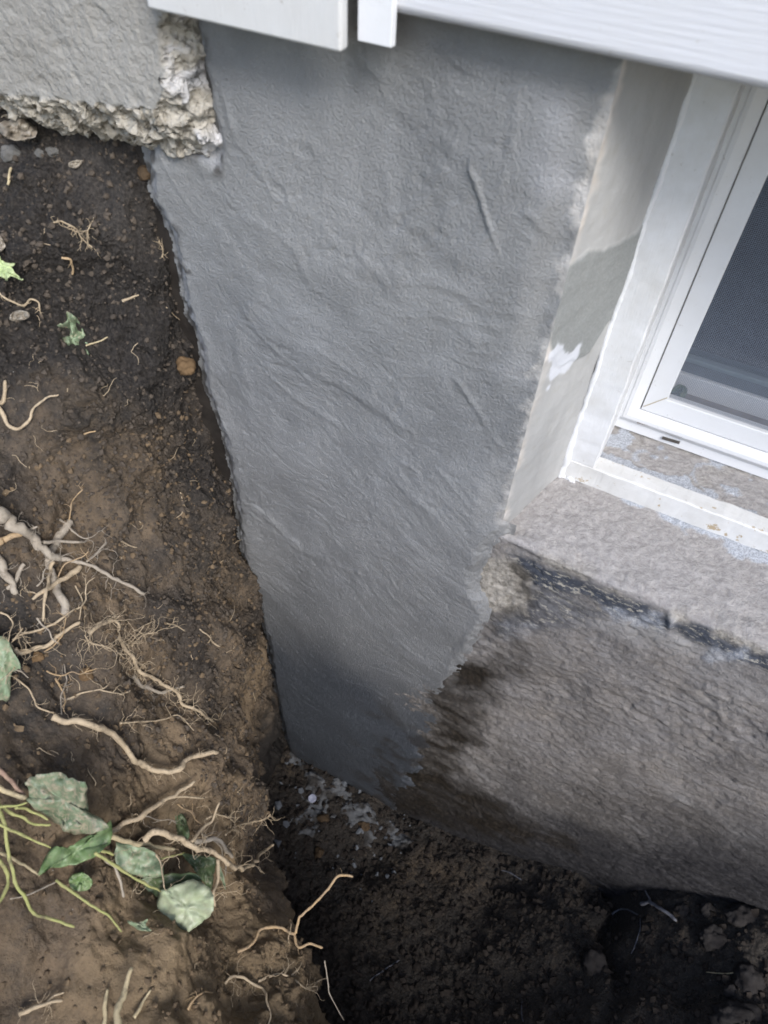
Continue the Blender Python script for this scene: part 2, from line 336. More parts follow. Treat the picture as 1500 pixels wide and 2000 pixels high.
def make_bank():
    C = np.array([[(x, y, z) for x, z in pr] for y, pr in PROF])
    Wu = cr_weights(len(PROF), params([44, 66, 72, 66, 52, 52, 30, 16])); Wv = cr_weights(8, params([12, 60, 66, 92, 100, 60, 24]))
    P = np.einsum('ui,ijk,vj->uvk', Wu, C, Wv); N = grid_normals(P)
    if N[150, 200, 2] < 0: N = -N
    p = P.copy(); crumb = sstep(-.05, .30, fbm(p, 6, 3, 41.) + .42 * sstep(-.10, -.01, P[..., 1]) + .35 * sstep(-.26, -.34, P[..., 1]) * sstep(-.16, -.26, P[..., 0]) - .10)
    lip = sstep(.34, .42, P[..., 2]) * sstep(.60, .46, P[..., 2])
    q = p + .03 * np.stack([fbm(p, 14, 2, 1.), fbm(p, 14, 2, 6.), fbm(p, 14, 2, 13.)], -1)
    d = .032 * fbm(p, 7, 3, 3.) + .008 * fbm(p, 22, 4, 8., .6)
    lump = np.maximum(0, .62 - worley(q, 38)) * sstep(-.1, .3, fbm(p, 18, 2, 33.)) + 1.3 * np.maximum(0, .6 - worley(q, 20, 7.)) * sstep(-.13, -.03, P[..., 1]); small = .5 - worley(p, 95, 4.)
    d = d + crumb * (.016 * lump + .0048 * small + .0055 * fbm(p, 48, 4, 5., .65)) + (1 - crumb) * (.0016 * fbm(p, 60, 3, 9.) + .0006 * small)
    d = d + (.0006 + .0014 * crumb) * fbm(p, 170, 3, 2., .7)
    fac = np.zeros(d.shape); frn = np.random.default_rng(12)
    for _ in range(26):                                   # flat spade cuts
        c0 = P[frn.integers(20, 300), frn.integers(90, 330)]; nn = frn.normal(size=3) * .35; fac = np.maximum(fac, np.clip(1 - np.linalg.norm((p - c0) * np.array([1, 1, .6]), axis=-1) / .07, 0, 1) * (.5 + (p - c0) @ nn / .05))
    d = d - .018 * np.clip(fac, 0, .8) * (1 - .6 * crumb)
    gouge = sstep(.55, 1., 1 - 3 * np.abs(pn(p @ np.array([[.8, 0, .6], [0, 1, 0], [-.6, 0, .8]]) * np.array([9, 9, 2.5]) + 20.))) * sstep(0, .3, fbm(p, 6, 2, 90.)); d = d - .006 * gouge * (1 - crumb)
    amp = sstep(1.3, .8, -P[..., 0]) * (1 - .0 * lip)
    d = d * (.25 + .75 * amp)
    near = sstep(.02, -.03, P[..., 1])                    # against the wall the soil keeps to its line
    P = P + N * (d * (.45 + .55 * near))[..., None]
    P[..., 0] -= .009 * sstep(-.016, .0, P[..., 1]) * sstep(1.06, 1.02, P[..., 2]) * np.clip(.7 + 1.2 * fbm(p, 20, 3, 71.), 0, 1.5)   # the dark gap along the cement
    clay = np.clip(.32 + .75 * fbm(p, 6, 4, 50.) + .42 * sstep(.95, .55, P[..., 2]) - .30 * sstep(.88, 1.0, P[..., 2]) - .1 * crumb - .16 * sstep(.50, .62, P[..., 2]) * sstep(-.36, -.24, P[..., 1]), 0, 1)
    clay = np.clip(clay + .45 * sstep(-.18, -.32, P[..., 1]) * sstep(.62, .45, P[..., 2]) + .55 * sstep(-.24, -.40, P[..., 1]), 0, 1.25) * sstep(.10, .24, P[..., 2])
    wet = np.clip(.75 * sstep(.74, 1.0, P[..., 2]) * sstep(-.22, -.04, P[..., 1]) + .6 * fbm(p, 8, 3, 70.) * crumb + 1.0 * sstep(-.05, .40, fbm(p, 5, 3, 140.)), 0, .82)
    wet = wet * (1 - .8 * sstep(-.15, -.3, P[..., 1])); wet = np.maximum(wet, .7 * sstep(.24, .12, P[..., 2]))
    return P, tag(grid('soil_bank', P, SOIL, attrs={'clay': clay, 'wet': wet, 'crumb': np.clip(crumb, .12, 1)}), kind='structure')
BANKP, bank_obj = make_bank()

def bvh(P):
    n, m = P.shape[:2]; idx = np.arange(n * m).reshape(n, m)
    q = np.stack([idx[:-1, :-1], idx[1:, :-1], idx[1:, 1:], idx[:-1, 1:]], -1).reshape(-1, 4)
    return BVHTree.FromPolygons(P.reshape(-1, 3).tolist(), q.tolist())
BV_B, BV_F = bvh(BANKP), bvh(FLOORP)
def hit(px, py, which='b'):              # where the line of sight meets the soil: its depth factor and normal
    r = ray(px, py); L = np.linalg.norm(r); best = None
    for tr in ((BV_B,) if which == 'b' else (BV_F,) if which == 'f' else (BV_B, BV_F)):
        h = tr.ray_cast(Vector(CAM), Vector(r / L))
        if h[0] is not None and (best is None or h[3] / L < best[0]): best = (h[3] / L, np.array(h[1]))
    return best

# ------------------------------------------------------------------ foundation wall
fw = tag(empty('foundation_wall', (-.2, .1, -.1)), 'house foundation wall with fresh grey cement patch beside the basement window', 'wall', kind='thing')
def blotch(q, p3, poly, soft=.004, rag=.012, freq=40, off=0.):
    return sstep(-soft, soft, sdf(q, wall(poly)) + rag * fbm(p3, freq, 4, off))
def make_concrete():
    zs = np.concatenate([np.linspace(-.12, .05, 50), np.linspace(.052, .806, 330)]); prof = [(0., z) for z in zs]
    for a in np.linspace(.15, 1.35, 6): prof.append((.006 * (1 - math.cos(a)), .806 + .006 * math.sin(a)))
    for k in np.linspace(.03, 1, 62): prof.append((.005 + .096 * k, .812 + .016 * k))
    prof = np.array(prof); xs = np.concatenate([np.linspace(-.25, .42, 320), np.linspace(.43, .75, 40)])
    P = np.zeros((len(xs), len(prof), 3)); P[..., 0] = xs[:, None]; P[..., 1] = prof[:, 0]; P[..., 2] = prof[:, 1]
    N = grid_normals(P); N = -N if N[100, 100, 1] > 0 else N
    p = P.copy(); ledge = sstep(.800, .811, P[..., 2] + .004 * fbm(p, 60, 3)); fr = 1 - ledge
    st = p @ np.array([[math.cos(.1), 0, -math.sin(.1)], [0, 1, 0], [math.sin(.1), 0, math.cos(.1)]]) * np.array([.62, 1, 1.2]); q = st + .02 * np.stack([fbm(p, 9, 2), fbm(p, 9, 2, 5.), fbm(p, 9, 2, 8.)], -1)
    d = fr * (.006 * fbm(p, 6, 3, 2.) - .0016 * sstep(.34, .6, fbm(p, 38, 3, 60.)) + .0017 * fbm(q, 60, 4, 3., .65) * (.35 + 1.1 * sstep(-.3, .4, fbm(p, 8, 2, 28.))) + .0008 * ridged(q + .01 * fbm(p, 40, 2)[..., None], 75, 2) * sstep(-.3, .3, fbm(p, 12, 2, 44.)) + .0012 * fbm(p, 200, 2, 7.)) + ledge * (.0012 * fbm(p, 40, 3) + .0008 * fbm(p, 220, 2))
    xz = P[..., [0, 2]]
    lump = blotch(xz, p, [(1300, 1172), (1316, 1170), (1325, 1190), (1318, 1222), (1305, 1222), (1308, 1192)], .003, .003, 90) * fr
    d = d + .006 * lump + .004 * (1 - fr) * np.exp(-((P[..., 2] - .812) / .004) ** 2) * np.clip(fbm(p, 30, 3, 4.), -1, .3)
    P = P + N * d[..., None]
    mud = blotch(xz, p, [(880, 1290), (985, 1250), (1000, 1285), (990, 1345), (955, 1390), (925, 1430), (938, 1450), (885, 1488), (895, 1520), (1000, 1585), (1120, 1650), (1000, 1645), (760, 1580), (740, 1500), (840, 1420), (820, 1340)], .03, .03, 26)
    mud = mud * (1 - .45 * np.clip(.4 + fbm(q, 30, 3, 6.), 0, 1)) * fr
    tar = blotch(xz, p, [(990, 1080), (1130, 1128), (1300, 1196), (1500, 1268), (1640, 1330), (1640, 1378), (1500, 1312), (1400, 1272), (1280, 1220), (1150, 1172), (1080, 1160), (1030, 1150), (1030, 1130)], .007, .009, 30, 3.) * fr
    blk = blotch(xz, p, [(1000, 1105), (1035, 1130), (1050, 1165), (1035, 1185), (1012, 1160)], .010, .014, 45, 7.) + .8 * blotch(xz, p, [(955, 1195), (1000, 1185), (1030, 1210), (990, 1235), (955, 1240)], .012, .014, 40, 17.)
    mud = np.maximum(mud, .75 * np.clip(blk, 0, 1) * fr)
    tar = np.maximum(tar, .55 * blotch(xz, p, [(960, 1190), (1060, 1150), (1200, 1200), (1120, 1220), (1020, 1235), (960, 1250)], .01, .014, 30, 9.) * fr)
    cream = blotch(xz, p, [(915, 1105), (990, 1085), (1035, 1150), (1022, 1205), (965, 1200), (925, 1150)], .005, .009, 45, 4.) * fr
    edge = np.exp(-((P[..., 2] - .804) / .006) ** 2) * sstep(-.2, .2, fbm(p, 25, 3, 19.)) * .8
    cream = np.maximum(cream, edge)
    lite = .5 * np.maximum.reduce([lump, blotch(xz, p, [(1190, 1190), (1290, 1200), (1300, 1222), (1230, 1222)], .006, .012, 60, 1.), blotch(xz, p, [(1395, 1265), (1460, 1268), (1440, 1296), (1390, 1290)], .005, .012, 60, 2.),
           .7 * blotch(xz, p, [(960, 1215), (1010, 1205), (1050, 1225), (990, 1250)], .01, .012, 40, 14.)]) * fr
    lw = sdf(P[..., [0, 1]], np.array([(.02, .082), (.05, .079), (.11, .075), (.30, .07), (.5, .08), (.5, .1), (.0, .1)])) + .014 * fbm(p, 45, 4, 33.) - .001
    lite = np.maximum(lite, ledge * sstep(-.001, .003, lw))
    damp_shade = sstep(.17, -.12, P[..., 2] - np.interp(P[..., 0], [-.2, .07, .21, .36, .6], [.14, .28, .42, .58, .70]) + .07 * fbm(q, 9, 4, 21.)) * fr  # moist wall foot, its colour deepened further for the pit's shade
    return grid('concrete_base', P, CONC, fw, {'mud': mud, 'tar': tar, 'cream': cream, 'lite': lite, 'damp_shade': .95 * damp_shade, 'ledge': ledge})
make_concrete()

PATCH = wall([(292, 295), (300, 380), (318, 420), (340, 450), (352, 520), (360, 560), (372, 620), (393, 660), (402, 750), (425, 810), (440, 850), (452, 910), (462, 960), (470, 1030), (477, 1080), (500, 1160), (525, 1250), (545, 1370),
              (560, 1440), (570, 1480), (640, 1530), (700, 1560), (770, 1600), (800, 1520), (850, 1440), (880, 1330), (930, 1250), (960, 1200), (935, 1150), (930, 1120), (965, 1060), (985, 1040)])
PATCH = np.vstack([PATCH, [(-.0775, .85), (-.0785, .92), (-.080, 1.0), (-.079, 1.08), (-.081, 1.17), (-.081, 1.4), (-.36, 1.4), (-.352, 1.2), (-.345, 1.10), (-.35, 1.085), (-.39, 1.10)]])
def make_patch():
    xs = np.linspace(-.445, -.066, 300); zs = np.linspace(-.10, 1.26, 900); X, Z = np.meshgrid(xs, zs, indexing='ij')
    p = np.stack([X, 0 * X, Z], -1); xz = p[..., [0, 2]]
    s = sdf(xz, PATCH) + .0035 * fbm(p, 60, 4) + .0012 * fbm(p, 260, 2)
    low = sstep(.70, .30, Z) * sstep(-.26, -.16, X)                  # feathers out into the old concrete low on the right
    s = s + low * .016 * fbm(p, 26, 3, 9.)
    cor = sstep(-.106, -.083, X) * sstep(.80, .86, Z); edge = (X > -.0792) & (Z > .83); s = np.where((X > -.10) & (Z > .86), np.maximum(s, .012), s); s = np.where(edge, -1, s)
    th = .0075 * sstep(0., .012, s) * (1 - .55 * low) - .006 * sstep(.0, -.006, s)
    # trowel relief: long slanting strokes, bent by a slow warp
    a = math.radians(-28); wv = .06 * np.stack([fbm(p, 5, 2, 1.), 0 * X, fbm(p, 5, 2, 7.)], -1); pw = p + wv
    U = pw[..., 0] * math.cos(a) + pw[..., 2] * math.sin(a); V = -pw[..., 0] * math.sin(a) + pw[..., 2] * math.cos(a)
    sp = np.stack([U * .5, 0 * X, V], -1)
    d = .0062 * fbm(p, 6, 3, 12.) + .0017 * fbm(sp, 20, 3, 2.) * (.5 + sstep(-.3, .4, fbm(p, 6, 2, 19.)))
    line = lambda f, o, g: sstep(.80, 1., 1 - 2.2 * np.abs(pn(sp * f + o))) * sstep(.0, .35, fbm(p, 9, 2, g))
    soft = sstep(1.08, .85, Z)
    d = d + .0012 * line(17, 3.1, 21.) + .0009 * line(31, 8.7, 52.) - .0008 * line(25, 15., 83.) + .0007 * line(46, 21., 12.) + .0012 * fbm(sp, 60, 2, 33.) * sstep(0, .4, fbm(p, 7, 2, 17.))
    d = d * (.60 - .22 * sstep(.85, .45, Z)) + .0022 * fbm(p, 6, 2, 12.) + .0004 * fbm(sp, 200, 2, 4.) * soft - .0006 * sstep(.56, .66, fbm(p, 95, 2, 120.))
    def ridg(pts, wd):
        w_ = wall(pts); q = xz + .003 * np.stack([fbm(p, 60, 2, 5.), fbm(p, 60, 2, 15.)], -1)
        e0, e1 = np.linalg.norm(q - w_[0], axis=-1), np.linalg.norm(q - w_[-1], axis=-1)
        return np.exp(-(linedist(q, w_) / wd) ** 2) * sstep(0, .02, np.minimum(e0, e1)) * (.7 + .6 * fbm(p, 50, 2, 77.))
    d = d + .0024 * ridg([(930, 270), (945, 350), (965, 420), (990, 495)], .0016) + .0016 * ridg([(1015, 430), (1060, 470), (1110, 500)], .0018) + .0014 * ridg([(1060, 335), (1030, 400), (1070, 440), (1115, 510)], .0018)
    d = d + .0016 * ridg([(890, 720), (950, 820), (985, 870), (995, 920)], .0022) + .0014 * ridg([(955, 870), (975, 930), (968, 980)], .002) + .0016 * ridg([(435, 140), (465, 210), (470, 280)], .003) - .0016 * ridg([(428, 215), (418, 270), (430, 330)], .0022)
    d = d + .0016 * ridg([(600, 690), (720, 770), (830, 850)], .008) + .0018 * ridg([(470, 950), (590, 1060), (720, 1120)], .007) + .0016 * ridg([(530, 540), (470, 640), (485, 760)], .006)
    rough = sstep(.05, .4, fbm(p, 8, 3, 61.) + .30 * sstep(-.20, -.10, X) * sstep(.98, 1.06, Z) - .2 * soft)
    d = d + .65 * rough * (.0011 * fbm(p, 85, 4, 3., .6) - .0012 * sstep(.42, .6, fbm(p, 60, 2, 71.)))
    rim = np.exp(-((s - .004) / .004) ** 2) * (X < -.3); d = d + .0016 * rim * (1 + fbm(p, 120, 2, 8.))
    Yv = -(th + d * sstep(-.002, .02, s))
    Yv = Yv * (1 - cor) + (-.0015 - .0012 * fbm(p, 60, 3, 5.)) * cor    # rolls round the window corner
    P = np.stack([X, Yv, Z], -1)
    damp_shade = np.clip(.94 * sstep(.64, .20, Z + .09 * fbm(sp, 8, 3, 3.)) + .22 * sstep(.80, .45, Z) + .10 * fbm(p, 10, 3, 55.), 0, .96); mud = low * sstep(.05, .5, fbm(p, 22, 4, 91.) + .1) * .6 * sstep(.5, .25, Z)  # damp cement, with the pit's shade painted in towards the foot
    lite = np.clip(.55 * sstep(-.15, -.085, X) * sstep(-.1, .5, fbm(p, 16, 3, 66.)) * sstep(.95, 1.05, Z) + .5 * rim, 0, .8)
    chip = sstep(-.086, -.079, X + .010 * fbm(p, 32, 4, 88., .6)) * sstep(.80, .86, Z) * (.55 + .45 * sstep(-.2, .2, fbm(p, 90, 3, 14.)))
    mud = np.maximum(mud, (X < -.3) * sstep(.016, .0, s + .012 * fbm(p, 45, 4, 29.)) * sstep(-.1, .3, fbm(p, 70, 3, 37.)) * .75)
    mud = np.maximum(mud, .7 * sstep(.03, -.06, Z + .05 * fbm(p, 30, 3, 99.)))
    return grid('cement_patch', P, CEM, fw, {'damp_shade': damp_shade, 'mud': mud, 'lite': lite, 'chip': chip}, keep=(s > -.010))
cp = make_patch(); cp['label'] = 'fresh dark grey trowelled cement patch on the wall'

def make_stucco():
    fl = np.array([(-1.6, 1.095), (-.525, 1.098), (-.452, 1.109), (-.415, 1.1127), (-.372, 1.118), (-.361, 1.132), (-.356, 1.17), (-.356, 1.5), (-1.6, 1.5)])
    ou = np.array([(-1.6, 1.07), (-.564, 1.075), (-.511, 1.0685), (-.4925, 1.067), (-.4402, 1.078), (-.4205, 1.075), (-.391, 1.075), (-.356, 1.079), (-.341, 1.096), (-.345, 1.107), (-.346, 1.13), (-.345, 1.162), (-.345, 1.5), (-1.6, 1.5)])
    xs = np.concatenate([np.linspace(-1.5, -.70, 30), np.linspace(-.695, -.335, 260)]); zs = np.concatenate([np.linspace(1.055, 1.215, 130), np.linspace(1.22, 1.40, 16)])
    X, Z = np.meshgrid(xs, zs, indexing='ij'); p = np.stack([X, 0 * X, Z], -1); q = p[..., [0, 2]]
    nz = .0045 * fbm(p, 55, 3, 2.)
    a = sdf(q, fl) + .0015 * fbm(p, 70, 3, 6.); b = sdf(q, ou) + nz
    k = np.clip(b / (b + np.maximum(-a, 0) + 1e-6), 0, 1); k = np.where(a > 0, 1, np.where(b < 0, 0, k))
    br = sstep(.0012, -.0012, a)
    th = .030 * k ** .75 - .012 * sstep(.001, -.004, b)
    pz = np.stack([X, 0 * X, Z], -1)
    lumps = .009 * (.5 - worley(pz, 75)) + .006 * (.5 - worley(pz, 150, 3.)) + .007 * fbm(p, 70, 4, 1., .65)
    th = th + br * sstep(-.001, .006, b) * lumps + (1 - br) * (.0011 * fbm(p, 22, 3) + .0006 * fbm(p, 130, 3) - .0012 * sstep(.35, .6, fbm(p, 40, 2, 8.)))
    P = np.stack([X, -th, Z], -1); P[..., 0] += br * .007 * fbm(P, 70, 4, 3., .6); P[..., 2] += br * .004 * fbm(P, 90, 3, 13., .6); wh = br * np.maximum(sstep(-.366, -.352, X), .0) * sstep(-.2, .2, fbm(p, 40, 3, 3.)) * .75
    o = grid('stucco_coat', P, STUC, fw, {'broken': br, 'white': wh}, keep=(b > -.006)); o['label'] = 'old beige stucco coat with broken yellowish lower edge'
make_stucco()

RV0, RV1 = np.array([-.0805, -.001]), np.array([-.0515, .093])
def rev_uv(pts):                                          # measured point -> (share of the reveal's depth, Z)
    out = []; n = np.array([RV1[1] - RV0[1], -(RV1[0] - RV0[0])])
    for x, y in pts:
        r = ray(x, y); t = (n @ (RV0 - CAM[:2])) / (n @ r[:2]); w_ = CAM + r * t
        out.append(((w_[1] - RV0[1]) / (RV1[1] - RV0[1]), w_[2]))
    return np.array(out) * np.array([.1, 1])
def make_reveal():
    us = np.linspace(0, 1, 70); zs = np.linspace(.80, 1.25, 300); U, Z = np.meshgrid(us, zs, indexing='ij')
    X = RV0[0] + (RV1[0] - RV0[0]) * U; Y = RV0[1] + (RV1[1] - RV0[1]) * U; P = np.stack([X, Y, Z], -1); p = P.copy(); q = np.stack([U * .1, Z], -1)
    new = sstep(-.001, .001, sdf(q, rev_uv([(1130, 505), (1150, 485), (1180, 485), (1220, 470), (1255, 440), (1262, 455), (1222, 585), (1185, 630), (1150, 690), (1080, 720), (1070, 600), (1110, 520)])) + .003 * fbm(p, 55, 3))
    wh = sstep(-.001, .002, sdf(q, rev_uv([(1090, 660), (1110, 690), (1140, 655), (1135, 680), (1105, 730), (1080, 740), (1070, 760), (1072, 700)])) + .006 * fbm(p, 80, 4, 4.)) * .85
    chip = sstep(.16, .04, U + .08 * fbm(p, 60, 3, 9.)) * (.35 + .65 * sstep(-.3, .1, fbm(p, 30, 2, 4.)))
    N = grid_normals(P); N = -N if N[30, 100, 0] < 0 else N
    d = .0006 * fbm(p, 60, 4) + .0011 * new + chip * .0010 * fbm(p, 120, 3, 5.) - .0006 * sstep(.05, 0., U) + .0015 * fbm(p, 14, 2, 3.)
    return grid('window_reveal', P + N * d[..., None], REV, fw, {'new': new, 'chip': chip, 'white': wh})
make_reveal()
CORE = mat_plain('wall_core', (.20, .19, .18), .9, .2)
box('wall_core', mat_plain('dirty_wall', (.050, .043, .037), .95, .1, .5, 40, (.022, .019, .017), bump=1.), fw, -1.6, -.30, .008, .30, -.3, 1.07); box('wall_core', CORE, fw, -.2995, -.088, .008, .30, -.3, 1.6); box('wall_core', CORE, fw, -1.6, -.30, .0085, .30, 1.0705, 1.6)
box('wall_core', CORE, fw, .74, 1.6, .008, .30, -.3, 1.6)
box('wall_core', CORE, fw, -.088, .74, .102, .30, -.3, .826)
box('lintel', CORE, fw, -.088, .74, .004, .29, 1.232, 1.6)

# ------------------------------------------------------------------ siding, boards
sg = tag(empty('house_siding', (.2, -.01, 1.2)), 'white ribbed horizontal siding above the basement window', 'siding', kind='thing')
def siding(z0):
    prof = [(.0, z0 + .004), (-.012, z0 + .001), (-.024, z0), (-.0285, z0 + .0015), (-.030, z0 + .005)]
    for k in range(1, 260):
        t = k / 259; prof.append((-.030 + .018 * t + .00004 * math.sin(k * .767), z0 + .005 + .108 * t))
    prof.append((.0, z0 + .1135))
    xs = np.linspace(-.196, 1.2, 30); P = np.array([[(x, y, z) for y, z in prof] for x in xs]); return grid('siding_board', P, SIDING, sg)
siding(1.2005); siding(1.313)
box('sheathing', CORE, sg, -1.6, 1.6, .0, .12, 1.602, 2.6)
box('sheathing', CORE, sg, -1.6, -.19, -.001, .004, 1.42, 1.60)
tb = box('trim_board', BOARD, None, -.348, -.2175, -.046, -.0375, 1.183, 1.60, .002); tag(tb, 'wide white upright trim board above the stucco and cement patch', 'board', kind='thing')
ch = MB(); ch.box(-.2139, -.1932, -.035, -.0322, 1.187, 1.60); ch.box(-.1952, -.1930, -.0324, -.0300, 1.187, 1.60); tc = ch.build('trim_channel', VINYL, None, smooth=True, bevel=.0008)
tag(tc, 'narrow white upright trim channel between wide board and ribbed siding', 'trim', kind='thing')

# ------------------------------------------------------------------ basement window
win = tag(empty('basement_window', (.3, .15, .848)), 'white basement window with insect screen in a painted wooden frame', 'window')
def rough_box(name, mat, x0, x1, y0, y1, z0, z1, amp, n=80, axis=2):
    # a bar with slightly uneven, worn edges: a bevelled section swept along its length
    b = .0012; sec = [(0, b), (b, 0), (1, 0), (1, 1), (0, 1)]
    if axis == 2: prof = [(x0, y1), (x0, y0 + b), (x0 + b, y0), (x1 - b, y0), (x1, y0 + b), (x1, y1)]; L = np.linspace(z0, z1, n * 3); P = np.array([[(a, c, z) for a, c in prof for _ in (0,)] for z in L])
    else: prof = [(y1, z0), (y0 + b, z0), (y0, z0 + b), (y0, z1 - b), (y0 + b, z1), (y1, z1)]; L = np.linspace(x0, x1, n * 3); P = np.array([[(x, a, c) for a, c in prof] for x in L])
    for k in range(3): P[..., k] += amp * fbm(P, 45, 3, 10. * k)
    o = grid(name, P, mat, win, flip=(axis == 2)); o.data.polygons.foreach_set('use_smooth', np.zeros(len(o.data.polygons), bool)); return o
rough_box('jamb', WOODP, -.0525, -.0250, .088, .17, .8405, 1.24, .0006)
rough_box('sill_strip', SILLP, -.0525, .72, .0875, .106, .825, .8485, .0009, axis=0)
def caulk():
    m = MB(); z = np.linspace(.826, 1.235, 160); p = np.stack([-.0525 + 0 * z, .0885 + 0 * z, z], -1)
    r = .0022 + .0011 * fbm(p, 70, 3) + .0016 * sstep(.93, .86, z); p[:, 0] += .0015 * fbm(p, 50, 3, 3.) ; m.tube(p, np.maximum(r, .0008), 8)
    x = np.linspace(-.053, -.038, 16); q = np.stack([x, .087 + 0 * x, .8255 - .001 * np.sin(x * 900)], -1); m.tube(q, .0024 + .0012 * fbm(q, 200, 2), 8)
    return m.build('caulk_bead', VINYL, win)
caulk()
def inner_sill():
    xs = np.linspace(-.035, .5, 330); ys = np.linspace(.1, .175, 60); X, Y = np.meshgrid(xs, ys, indexing='ij'); Z = .8462 + 0 * X; p = np.stack([X, Y, Z], -1)
    Z = Z + .0007 * fbm(p, 90, 4) + .0004 * fbm(p, 300, 2)
    w1 = sstep(.36, .46, fbm(p, 40, 4, 3.) + .80 * sstep(.130, .104, Y)) * .95
    rings = [((.013, .128), .010), ((.075, .135), .018)]
    for (cx, cy), r in rings:
        dd = np.abs(np.hypot(X - cx, Y - cy) - r); w1 = np.maximum(w1, .75 * sstep(.0022, .0008, dd + .003 * fbm(p, 90, 3, cx * 50)) * (X < cx + .3 * r))
    Z = Z + .0006 * w1
    z0 = 0 * X; rust = sstep(.15, .5, fbm(p, 30, 3, 8.) + .9 * sstep(.150, .160, Y)) * .7
    return grid('inner_sill', np.stack([X, Y, Z], -1), CONC, win, {'ledge': z0 + 1, 'lite': w1, 'cream': rust * .35, 'mud': z0, 'tar': z0, 'damp_shade': z0})
inner_sill()
def lsweep(name, prof, mat, parent, x0=-.0265, z0=.848, x1=.72, z1=1.24):
    # a section swept down the left side, mitred at the corner, and along the bottom
    A = [(x0 + q[0], q[-1], z1) for q in prof]; B = [(x0 + q[0], q[-1], z0 + q[1]) for q in prof]; B2 = [(x0 + q[0], q[2], z0 + q[1]) for q in prof]; C_ = [(x1, q[2], z0 + q[1]) for q in prof]
    m = MB(); n = len(prof)
    for S0, S1 in ((A, B), (B, B2), (B2, C_)):
        if S0 == S1: continue
        for i in range(n - 1): m.add([S0[i], S0[i + 1], S1[i + 1], S1[i]], [(0, 1, 2, 3)])
    return m.build(name, mat, parent, smooth=False)
vf = lsweep('window_frame', [(-.004, 0, .165, .1535), (0, 0, .157, .1525), (.001, .010, .157, .1522), (.0045, .0178, .1505, .1515), (.0055, .0190, .1500, .1505), (.0088, .0228, .1500), (.0098, .0238, .1506), (.0172, .0285, .1562), (.0176, .0288, .158), (.0178, .0288, .166)], VINYL, win)
lsweep('frame_gap', [(.0176, .0286, .1585), (.0186, .0298, .1585)], mat_plain('gap_dirt', (.30, .27, .22), .9, .1, c2=(.18, .16, .13)), win)
sash = lsweep('screen_frame', [(.0184, .0296, .166), (.0184, .0296, .1560), (.0190, .0302, .1552), (.0362, .0482, .1552), (.0370, .0490, .1560), (.0370, .0490, .166)], VINYL, win)
a = on(1257, 794, 1, .1549); b = on(1303, 777, 1, .1549)
m = MB(); e = (b - a) / np.linalg.norm(b - a); u = np.array([-e[2], 0, e[0]]) * .00035; m.add([a - u, b - u, b + u, a + u], [(0, 1, 2, 3)]); m.build('mitre_joint', mat_plain('joint_dirt', (.42, .33, .16), .8, .2), sash, smooth=False)
def slot(p0, p1, y, th, mat):
    a, b = on(*p0, 1, y), on(*p1, 1, y); m = MB(); u = np.array([0, 0, th]); v = np.array([0, .003, 0])
    m.add([a - u - v, b - u - v, b + u - v, a + u - v, a - u + v, b - u + v, b + u + v, a + u + v], [(0, 1, 2, 3), (4, 7, 6, 5), (0, 4, 5, 1), (3, 2, 6, 7), (0, 3, 7, 4), (1, 5, 6, 2)]); return m.build('weep_slot', mat, vf, smooth=False)
slot((1246, 821), (1271, 828), .1535, .0009, mat_plain('rusty_slot', (.16, .09, .04), .9, .1, c2=(.04, .03, .02))); slot((1294, 853), (1328, 863), .157, .0007, mat_plain('slot_shade', (.10, .09, .08), .9, .1))
def screen():
    m = MB(); x0, x1, z0, z1, y = .0105, .40, .897, 1.232, .1600; w_ = .00017; st = .00142
    for k in range(int((x1 - x0) / st)): x = x0 + k * st; m.add([(x - w_, y, z0), (x + w_, y, z0), (x + w_, y, z1), (x - w_, y, z1)], [(0, 1, 2, 3)])
    for k in range(int((z1 - z0) / st)): z = z0 + k * st; m.add([(x0, y - .0002, z - w_), (x1, y - .0002, z - w_), (x1, y - .0002, z + w_), (x0, y - .0002, z + w_)], [(0, 1, 2, 3)])
    return m.build('insect_screen', mat_plain('screen_wire', (.24, .275, .34), .6, .3, .1), win, smooth=False)
screen()
box('track', mat_plain('dirty_track', (.30, .27, .24), .85, .2, c2=(.16, .13, .11), scale=60), win, -.02, .72, .166, .199, .84, .880)
sr = box('sash_rail', VINYL, win, -.01, .72, .199, .225, .850, .8990, .0015)
box('glazing_bead', mat_plain('grey_bead', (.10, .115, .125), .5, .4, .1), win, -.01, .72, .203, .222, .8993, .9105)
box('glass_edge', mat_plain('teal_edge', (.20, .25, .26), .3, .5, .15), win, -.01, .72, .2015, .222, .9107, .9160, .001)
g = NT('window_glass'); GLASS = g.out((.75, .8, .82), .03, None, .5, **{'Transmission Weight': 1.0}); g.b.inputs['IOR'].default_value = 1.45
box('pane', GLASS, win, -.005, .72, .208, .212, .916, 1.25)
room = MB(); room.box(-.6, 1.6, .30, 2.4, .2, 1.60); room.f = [f for i, f in enumerate(room.f) if i != 2]; room.build('dark_room', mat_plain('room_wall', (.035, .043, .058), .9, .1), win, smooth=False)

